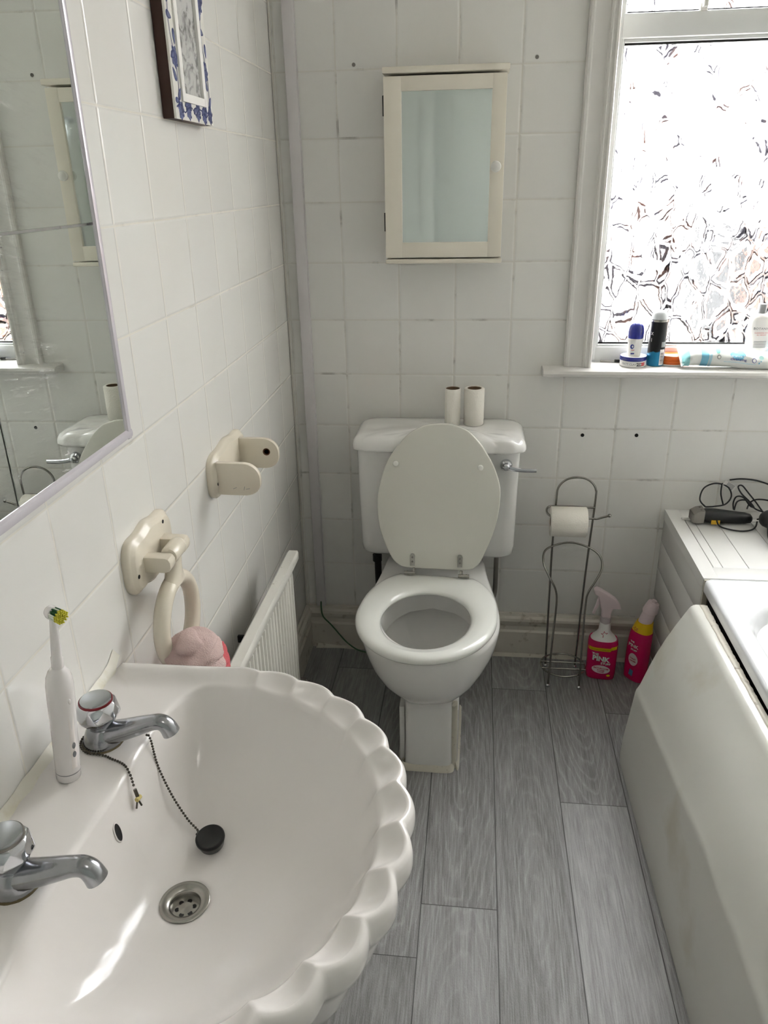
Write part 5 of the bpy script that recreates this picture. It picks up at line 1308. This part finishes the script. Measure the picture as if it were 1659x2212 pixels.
# soften the inner outline a little
for _ in range(6): RI = [(RI[i-1]+RI[i]*2+RI[(i+1) % NA])/4 for i in range(NA)]; RIS = [(RIS[i-1]+RIS[i]*2+RIS[(i+1) % NA])/4 for i in range(NA)]
def ringpts(fr, fz):
    out = []
    for i in range(NA):
        a = 2*PI*i/NA; r_ = fr(i); out.append((BC.x+r_*math.cos(a), BC.y+r_*math.sin(a), fz(i)))
    return out
rings = []
for sc, z in ((0.30,0.585),(0.5,0.592),(0.68,0.615),(0.82,0.655),(0.90,0.70),(0.945,0.735),(0.962,0.750)):
    rings.append(ringpts(lambda i: RO[i]*(sc+ (0.0 if not WALLF[i] else (1-sc)*0.8)), lambda i: z))
rings.append(ringpts(lambda i: RO[i]*0.985, lambda i: 0.7555))
for off, z in ((0.0015,0.759),(0.0,0.766),(0.0,0.776),(0.0012,0.783),(0.0040,0.788),(0.0080,0.7900)):
    rings.append(ringpts(lambda i: RO[i]-off*(1-WALLF[i]), lambda i: z-(RIM-DECK)*max(0,(z-0.775)/0.015)*WALLF[i]+0.0030*(1-LOB[i][0])*LOB[i][1]*(z > 0.78)))
def bandz(i, dist, t_):
    m_, fd = LOB[i]
    z = DECK+(RIM-DECK)*math.exp(-(dist/0.021)**2)*(1-WALLF[i])
    z += fd*(1-m_)*0.0036*math.exp(-(dist/0.034)**2)-fd*(m_**1.3)*0.0046*math.sin(PI*min(1, t_)**0.8)
    return z
for k in range(1, 15):
    t_ = k/14
    def fr(i): r0 = RO[i]-0.008*(1-WALLF[i]); return r0+(RI[i]-r0)*t_
    def fz(i): r0 = RO[i]-0.008*(1-WALLF[i]); d = (r0-RI[i])*t_; return bandz(i, d, t_)-0.0022*max(0,(t_-0.86)/0.14)**2
    rings.append(ringpts(fr, fz))
def bowlz(s): return ZD+(DECK-0.0022-ZD)*(0.62*s**2.3+0.38*s**5)
for s in (0.985,0.965,0.94,0.91,0.87,0.83,0.78,0.72,0.66,0.59,0.52,0.45,0.38,0.31,0.25,0.19):
    kb = max(0.0, (s-0.93)/0.07)
    rings.append(ringpts(lambda i: 0.0285+(RI[i]*kb+RIS[i]*(1-kb)-0.0285)*(s-0.14)/0.86, lambda i: bowlz(s)+(bandz(i,(RO[i]-0.008-RI[i]),1.0)-DECK)*max(0,(s-0.93)/0.07)*1.0))
rings.append(ringpts(lambda i: 0.0275, lambda i: ZD+0.0012)); rings.append(ringpts(lambda i: 0.024, lambda i: ZD-0.003)); rings.append(ringpts(lambda i: 0.020, lambda i: ZD-0.02))
t = thing('wash_basin', 'large white ceramic wash basin with a scalloped shell rim, left foreground', 'wash basin', (0.20, -1.55, 0.585))
bm = bmnew(); loft(bm, rings); obj('basin_bowl', bm, M_BASIN, t, 75)
bm = bmnew(); rg = []
for z, hx, hy in ((0.0,0.085,0.095),(0.03,0.08,0.09),(0.30,0.062,0.072),(0.52,0.075,0.085),(0.60,0.10,0.11)):
    rg.append([(0.125+hx*math.cos(a), -1.55+hy*math.sin(a), z) for a in [2*PI*q/40 for q in range(40)]])
loft(bm, rg); obj('pedestal', bm, M_BASIN, t, 60)
# waste fitting
bm = bmnew(); lathe(bm, [(0.0265,0.0005),(0.0285,0.0022),(0.0275,0.0030),(0.0185,0.0003),(0.0168,-0.0015),(0.0160,-0.008),(0.0158,-0.0095)], (BC.x,BC.y,ZD), 48, cap=False); wst = obj('waste_ring', bm, M_STEEL, t, 60)
bm = bmnew(); lathe(bm, [(0.0162,-0.0085),(0.006,-0.0075),(0.0,-0.0070)], (BC.x,BC.y,ZD), 48, cap=False); obj('waste_grate', bm, M_STEEL, wst, 60)
for k in range(6):
    a = 2*PI*k/6+0.35; bm = bmnew(); lathe(bm, [(0.0028,0.0),(0.0028,0.0006),(0.0,0.0006)], (BC.x+0.0095*math.cos(a),BC.y+0.0095*math.sin(a),ZD-0.0083), 14); obj('grate_hole', bm, M_BLACK, wst)
# overflow slot on the wall side of the bowl
ia = int(NA*(math.atan2(0.018, -0.076)/(2*PI))) % NA
def bsurf(ang, s):
    i = int(round(NA*ang/(2*PI))) % NA; r_ = 0.0285+(RI[i]-0.0285)*(s-0.14)/0.86; return Vector((BC.x+r_*math.cos(ang), BC.y+r_*math.sin(ang), bowlz(s)))
A_ov = math.atan2(0.021, -0.078)
p0 = bsurf(A_ov, 0.885); du_ = (bsurf(A_ov+0.06, 0.885)-bsurf(A_ov-0.06, 0.885)).normalized(); dv_ = (bsurf(A_ov, 0.95)-bsurf(A_ov, 0.82)).normalized(); nv_ = du_.cross(dv_).normalized()
if nv_.x < 0: nv_ = -nv_
bm = disc_patch(lambda u, v: tuple(p0+du_*u+dv_*v+nv_*0.0012), 0, 0, 0.0052, 0.0115, 28, 2); obj('overflow_hole', bm, M_DARK, t)
bm = bmnew(); b2 = bmesh.new(); tube(b2, [p0+du_*0.0054*math.cos(a)+dv_*0.0118*math.sin(a)+nv_*0.0004 for a in [2*PI*q/28 for q in range(28)]], 0.0010, 6, True); merge(bm, b2); obj('overflow_lip', bm, M_BASIN, t, 70)
# sealant along the wall
bm = bmnew(); rg = []
for k in range(120):
    y = -1.262-0.575*k/119; n_ = noise.noise(Vector((y*40,0,0)))*0.5+0.5; xw = -KW*y
    zt = 0.7765+0.0140*max(0.0, 1-min(y+1.838, -1.262-y)/0.022)
    rg.append([(xw+0.0005, y, zt-0.002), (xw+0.008+0.005*n_, y, zt-0.001), (xw+0.006+0.004*n_, y, zt+0.0008), (xw+0.001, y, zt+0.007+0.004*n_), (xw+0.0005, y, zt+0.008)])
loft(bm, rg); obj('wall_sealant', bm, M_CAULK, t, 70)

# pillar taps
def tap(px, py, lab, ang=0.0, ring_col=None):
    t = thing('pillar_tap', lab, 'tap', (px, py, DECK), 'pillar taps on the basin')
    def W(p): 
        x, y, z = p; return Vector((px+x*math.cos(ang)-y*math.sin(ang), py+x*math.sin(ang)+y*math.cos(ang), DECK+z))
    bm = bmnew(); lathe(bm, [(0.0235,0.0),(0.0242,0.002),(0.0232,0.006),(0.0215,0.012),(0.0190,0.018),(0.0165,0.022),(0.0150,0.0245),(0.0130,0.0250)], (px,py,DECK), 32)
    # spout: tapering arm, then a turned-down nozzle
    P = [(0.002,0,0.011),(0.016,0,0.0150),(0.032,0,0.0200),(0.050,0,0.0262),(0.064,0,0.0310),(0.075,0,0.0335),(0.0820,0,0.0315),(0.0865,0,0.0260),(0.0895,0,0.0185)]
    SP = smoothpath(P, 5); n = len(SP); rg = []
    for i, p in enumerate(SP):
        q = i/(n-1); a_ = SP[max(0, i-1)]; b_ = SP[min(n-1, i+1)]; tv = (b_-a_).normalized(); nn = Vector((-tv.z, 0, tv.x))
        hw = 0.0185-0.0075*min(1, q/0.55)+0.0008*max(0, (q-0.7)/0.3); hh = 0.0150-0.0058*min(1, q/0.5)+0.0016*max(0, (q-0.7)/0.3)
        rg.append([W(p+nn*hh*math.sin(2*PI*k/20)+Vector((0,1,0))*hw*math.cos(2*PI*k/20)) for k in range(20)])
    loft(bm, rg)
    bod_ = obj('tap_body', bm, M_TAP, t, 60)
    bm = bmnew(); b2 = bmesh.new(); lathe(b2, [(0.0098,0.0),(0.0092,-0.0006),(0.0,-0.0006)], (0,0,0), 18)
    e_ = SP[-1]; Mt = Matrix.Translation(W((e_.x+0.0003, 0, e_.z-0.0004)))@Matrix.Rotation(-0.42, 4, 'Y'); merge(bm, b2, Mt); obj('nozzle_limescale', bm, mat('limescale', (120,104,72), 0.7, noise_amt=0.4, noise_scale=200), bod_)
    # faceted handle
    bm = bmnew(); seg = 8
    def fr(r_, z, rot=0.0): return [(px+r_*math.cos(2*PI*(k+rot)/seg), py+r_*math.sin(2*PI*(k+rot)/seg), DECK+z) for k in range(seg)]
    loft(bm, [fr(0.0115,0.0405), fr(0.0185,0.0500,0.5), fr(0.0245,0.0640), fr(0.0215,0.0755,0.5), fr(0.0195,0.0785,0.5)]) if False else None
    R1 = [bm.verts.new(p) for p in fr(0.0145,0.0240)]; R2v = [bm.verts.new(p) for p in fr(0.0272,0.0425,0.5)]; R3 = [bm.verts.new(p) for p in fr(0.0236,0.0580)]; R4 = [bm.verts.new(p) for p in fr(0.0208,0.0606)]
    bm.faces.new(list(reversed(R1)))
    for k in range(seg):
        j = (k+1) % seg
        bm.faces.new((R1[k], R1[j], R2v[k])); bm.faces.new((R2v[k], R1[j], R2v[j]))
        bm.faces.new((R2v[k], R2v[j], R3[j])); bm.faces.new((R3[k], R2v[k], R3[j]))
        bm.faces.new((R3[k], R3[j], R4[j], R4[k]))
    bm.faces.new(R4)
    bmesh.ops.bevel(bm, geom=list(bm.edges), offset=0.0012, segments=2, profile=0.5, affect='EDGES')
    hd_ = obj('tap_handle', bm, M_CHROME, t, 50)
    bm = bmnew(); lathe(bm, [(0.0203,0.0604),(0.0199,0.0627),(0.0,0.0627)], (px,py,DECK), 40); obj('handle_ring', bm, ring_col or M_PIPE, hd_)
    bm = bmnew(); lathe(bm, [(0.0188,0.0625),(0.0184,0.0640),(0.0167,0.0648),(0.0,0.0652)], (px,py,DECK), 40); obj('handle_cap', bm, mat('cap_chrome', (176,180,182), 0.22, 0.9), hd_)
    bm = bmnew(); rg = []
    for k in range(49):
        a = 2*PI*k/48; n_ = noise.noise(Vector((math.cos(a)*3+px*50, math.sin(a)*3, py*9)))*0.5+0.5; r_ = 0.0236+0.0018*n_
        rg.append([(px+0.021*math.cos(a), py+0.021*math.sin(a), DECK+0.0035), (px+r_*math.cos(a), py+r_*math.sin(a), DECK+0.0016), (px+(r_+0.0015)*math.cos(a), py+(r_+0.0015)*math.sin(a), DECK-0.0006)])
    loft(bm, rg, False, False, closed=False); obj('base_grime', bm, mat('brown_grime', (128,114,82), 0.8, noise_amt=0.5, noise_scale=120), t, 70)
    return t
tap(0.0765, -1.4265, 'chrome pillar tap with the plug chain round its base, behind the toothbrush', 0.02, mat('red_ring', (120,16,28), 0.4))
tap(0.0840, -1.6400, 'chrome pillar tap at the left edge of the photo, stained nozzle', -0.02)

# toothbrush
t = thing('electric_toothbrush', 'white electric toothbrush with green and yellow bristles standing on the basin', 'toothbrush', (0.0635, -1.4905, DECK))
tip = Vector((0.0835, -1.4845, 1.0)); bs = Vector((0.0635, -1.4905, DECK)); axz = (tip-bs).normalized(); H = (tip-bs).length
axx = Vector((0.90, -0.43, 0)); axx = (axx-axz*axx.dot(axz)).normalized(); axy = axz.cross(axx)
def TB(u, v, h): return bs+axx*u+axy*v+axz*h
def tbring(rx_, ry2, h, n=32, off=0): return [TB(off+rx_*math.cos(2*PI*k/n), ry2*math.sin(2*PI*k/n), h) for k in range(n)]
bm = bmnew(); loft(bm, [tbring(0.0125,0.0125,0.0), tbring(0.0138,0.0138,0.0018), tbring(0.0138,0.0138,0.012), tbring(0.0142,0.0142,0.06), tbring(0.0150,0.0150,0.11), tbring(0.0150,0.0148,0.128), tbring(0.0140,0.0138,0.138), tbring(0.0115,0.0112,0.1455), tbring(0.0082,0.0080,0.150), tbring(0.0070,0.0068,0.1515)]); hb = obj('handle', bm, M_TOOTH, t, 60)
bm = bmnew(); loft(bm, [tbring(0.0142,0.0142,0.0115), tbring(0.0142,0.0142,0.0125)], False, False); obj('handle_seam', bm, M_GREYINK, hb)
b2 = bmesh.new(); bm = bmnew()
loft(bm, [[TB(0.0132+o_, wv*sx_, h) for sx_, o_ in ((-1,-0.0012),(-0.6,0.0012),(0.6,0.0012),(1,-0.0012))] for h, wv in ((0.020,0.0045),(0.06,0.0052),(0.105,0.0052),(0.122,0.0035))], False, False, False); gp = obj('rubber_grip', bm, mat('grip_white', (238,232,228), 0.35), hb, 60)
for h in (0.040, 0.052):
    bm = disc_patch(lambda u, v: tuple(TB(0.0152, u, h+v)), 0, 0, 0.0024, 0.0042, 18, 1); obj('indicator', bm, M_GREYINK, hb)
bm = bmnew(); sphere(bm, tuple(TB(0.0150,0,0.112)), 0.0035, 0.5, 0.5, 1.0); obj('power_button', bm, M_TOOTH, hb)
bm = bmnew(); loft(bm, [tbring(0.0066,0.0064,0.151), tbring(0.0066,0.0064,0.164), tbring(0.0058,0.0056,0.166), tbring(0.0054,0.0052,0.178), tbring(0.0042,0.0042,0.200), tbring(0.0036,0.0036,0.214)]); nk = obj('brush_neck', bm, M_TOOTH, t, 60)
def TB2(p): return TB(p[0], p[1], p[2])
bm = bmnew(); rg = []
for u, r_ in ((-0.0072,0.0030),(-0.0062,0.0062),(-0.0030,0.0076),(0.0030,0.0078),(0.0034,0.0070)):
    rg.append([TB(u, r_*math.cos(2*PI*k/24), 0.2195+r_*math.sin(2*PI*k/24)) for k in range(24)])
loft(bm, rg); bh = obj('brush_head', bm, M_TOOTH, t, 60)
rb2 = random.Random(3)
sets = {'g': bmnew(), 'y': bmnew(), 'w': bmnew()}
for j in range(-3, 4):
    for i_ in range(-3, 4):
        v_, h_ = i_*0.0021, j*0.0021
        if v_*v_+h_*h_ > 0.0068**2: continue
        ky_ = 'w' if (i_ % 3 == 0) else 'g'
        a_, b_ = TB(0.003, v_, 0.2195+h_), TB(0.0125, v_*1.1, 0.2195+h_*1.1); c_ = TB(0.0150+0.0012*rb2.random(), v_*1.15, 0.2195+h_*1.15)
        tube(sets[ky_], [a_, b_], 0.00095, 6); tube(sets['y'], [b_, c_], 0.00095, 6)
obj('green_bristles', sets['g'], M_BRISTG, bh, 60); obj('yellow_bristles', sets['y'], M_BRISTY, bh, 60); obj('white_bristles', sets['w'], M_BRISTW, bh, 60)

# plug and bead chains
def beads(path, r=0.0017, gap=0.0040):
    P = smoothpath(path, 10); bm = bmnew(); acc = 0.0; last = P[0]; sphere(bm, last, r, u=8, v=6)
    for p in P[1:]:
        while (p-last).length >= gap:
            last = last+(p-last).normalized()*gap; sphere(bm, last, r, u=8, v=6)
    tube(bm, P, 0.0004, 5); return bm
M_BEAD = mat('tarnished_chain', (92,88,80), 0.35, 0.8)
pg = Vector((0.219, -1.472, 0.0))
rr_ = (Vector((pg.x, pg.y))-BC); aa = math.atan2(rr_.y, rr_.x); i_ = int(round(NA*aa/(2*PI))) % NA; s_ = 0.14+0.86*(rr_.length-0.0285)/(RI[i_]-0.0285); pz = bowlz(s_)
t = thing('basin_plug', 'black rubber basin plug lying in the bowl on its bead chain', 'plug', (pg.x, pg.y, pz))
def surfz(x, y):
    v = Vector((x, y))-BC; a = math.atan2(v.y, v.x); i = int(round(NA*a/(2*PI))) % NA; s = 0.14+0.86*(v.length-0.0285)/(RI[i]-0.0285)
    return bowlz(min(1.0, s)) if s <= 1 else DECK
b2 = bmesh.new(); lathe(b2, [(0.0130,0.0),(0.0150,0.0015),(0.0168,0.010),(0.0178,0.0115),(0.0178,0.0145),(0.0165,0.0158),(0.0142,0.0156),(0.0132,0.0148),(0.0,0.0148)], (0,0,0), 40)
gx_ = (surfz(pg.x+0.01, pg.y)-surfz(pg.x-0.01, pg.y))/0.02; gy_ = (surfz(pg.x, pg.y+0.01)-surfz(pg.x, pg.y-0.01))/0.02
nz_ = Vector((-gx_, -gy_, 1)).normalized(); q_ = Vector((0,0,1)).rotation_difference(nz_).to_matrix().to_4x4()
bm = bmnew(); merge(bm, b2, Matrix.Translation(Vector((pg.x, pg.y, pz+0.001)))@q_); obj('plug', bm, M_BLACK, t, 50)
def onb(x, y, d=0.0016): return (x, y, surfz(x, y)+d)
pc = [(0.128,-1.4145,DECK+0.003),(0.1335,-1.4175,DECK+0.0012),(0.138,-1.420,surfz(0.138,-1.42)+0.002)]+[(x, y, surfz(x, y)+dd) for x, y, dd in ((0.148,-1.428,0.010),(0.160,-1.436,0.012),(0.172,-1.443,0.010),(0.184,-1.450,0.006),(0.196,-1.457,0.004))]+[(pg.x-0.018, pg.y+0.004, pz+0.012)]
obj('plug_chain', beads(pc), M_BEAD, t, 60)
bm = bmnew(); tube(bm, [(pg.x-0.020, pg.y+0.005, pz+0.010),(pg.x-0.014, pg.y+0.003, pz+0.015)], 0.0018, 8); obj('chain_link', bm, M_BLACK, t, 60)
# second chain round the tap
t = thing('basin_chain', 'loose bead chain round the rear tap with a yellow-banded clip on the basin edge', 'chain', (0.10, -1.45, DECK))
cp = [(0.0765+0.0268*math.cos(a), -1.4265+0.0268*math.sin(a), DECK+0.0022) for a in [math.radians(d_) for d_ in range(150, 290, 14)]]
cp += [(0.092,-1.4545,DECK+0.0016),(0.102,-1.459,DECK+0.0016),(0.112,-1.4625,DECK+0.0016),(0.120,-1.4665,DECK+0.0015),(0.1265,-1.4715,DECK+0.0006),(0.1325,-1.4765,DECK-0.007),(0.1365,-1.481,DECK-0.018)]
obj('bead_chain', beads(cp), M_BEAD, t, 60)
c0 = Vector((0.1375,-1.482,DECK-0.021)); bm = bmnew()
tube(bm, [c0, c0+Vector((0.003,-0.002,-0.009))], 0.0024, 6); tube(bm, [c0+Vector((0.003,-0.004,-0.009)), c0+Vector((0.0062,-0.002,-0.022))], 0.0012, 6); tube(bm, [c0+Vector((0.003,-0.002,-0.009)), c0+Vector((0.0035,-0.010,-0.020))], 0.0012, 6)
obj('clip', bm, M_BEAD, t, 50)
bm = bmnew(); tube(bm, [c0+Vector((0.0035,-0.0065,-0.0105)), c0+Vector((0.0045,0.001,-0.0110))], 0.0028, 8); obj('yellow_band', bm, mat('aged_yellow', (206,190,120), 0.5), t)

# ------------------------------------------------------------------ shower over the bath (seen only in the mirrors) and added fill lamp
t = thing('shower_set', 'chrome shower riser rail with hand shower on the right wall', 'shower', (1.75, -2.40, 1.1))
bm = bmnew(); tube(bm, [(1.715,-2.40,1.15),(1.715,-2.40,1.85)], 0.0095, 12); box(bm, 1.712, 1.76, -2.415, -2.385, 1.83, 1.86, 0.004); box(bm, 1.712, 1.76, -2.415, -2.385, 1.14, 1.17, 0.004); obj('riser_rail', bm, M_CHROME, t)
bm = bmnew(); tube(bm, [(1.70,-2.40,1.60),(1.66,-2.40,1.72)], 0.012, 12); sphere(bm, (1.64,-2.40,1.74), 0.035, 1, 1, 0.5); obj('shower_head', bm, M_CHROME, t)
bm = bmnew(); tube(bm, [(1.70,-2.40,1.60),(1.68,-2.43,1.3),(1.70,-2.47,1.05),(1.73,-2.48,1.2)], 0.007, 10, smooth=6); obj('shower_hose', bm, M_STEEL, t)
bm = bmnew(); box(bm, 1.69, 1.758, -2.58, -2.44, 1.20, 1.48, 0.012, 3); obj('shower_unit', bm, M_PLAST, t)
t = thing('fill_ceiling_lamp', 'round opal ceiling lamp, added out of view for weak fill', 'ceiling lamp', (0.75, -2.0, 2.40))
bm = bmnew(); lathe(bm, [(0.155,0.0),(0.16,-0.012),(0.155,-0.02)], (0.75,-2.0,2.40), 40); obj('lamp_base', bm, M_PLAST, t)
m, nt, b = newmat('opal_fill_glow'); b.inputs['Emission Color'].default_value = (1,0.95,0.88,1); b.inputs['Emission Strength'].default_value = 0.15  # faint glow of the added fill lamp
bm = bmnew(); lathe(bm, [(0.15,-0.018),(0.145,-0.035),(0.11,-0.052),(0.05,-0.06),(0.0,-0.062)], (0.75,-2.0,2.40), 40); obj('lamp_shade', bm, m, t, 60)
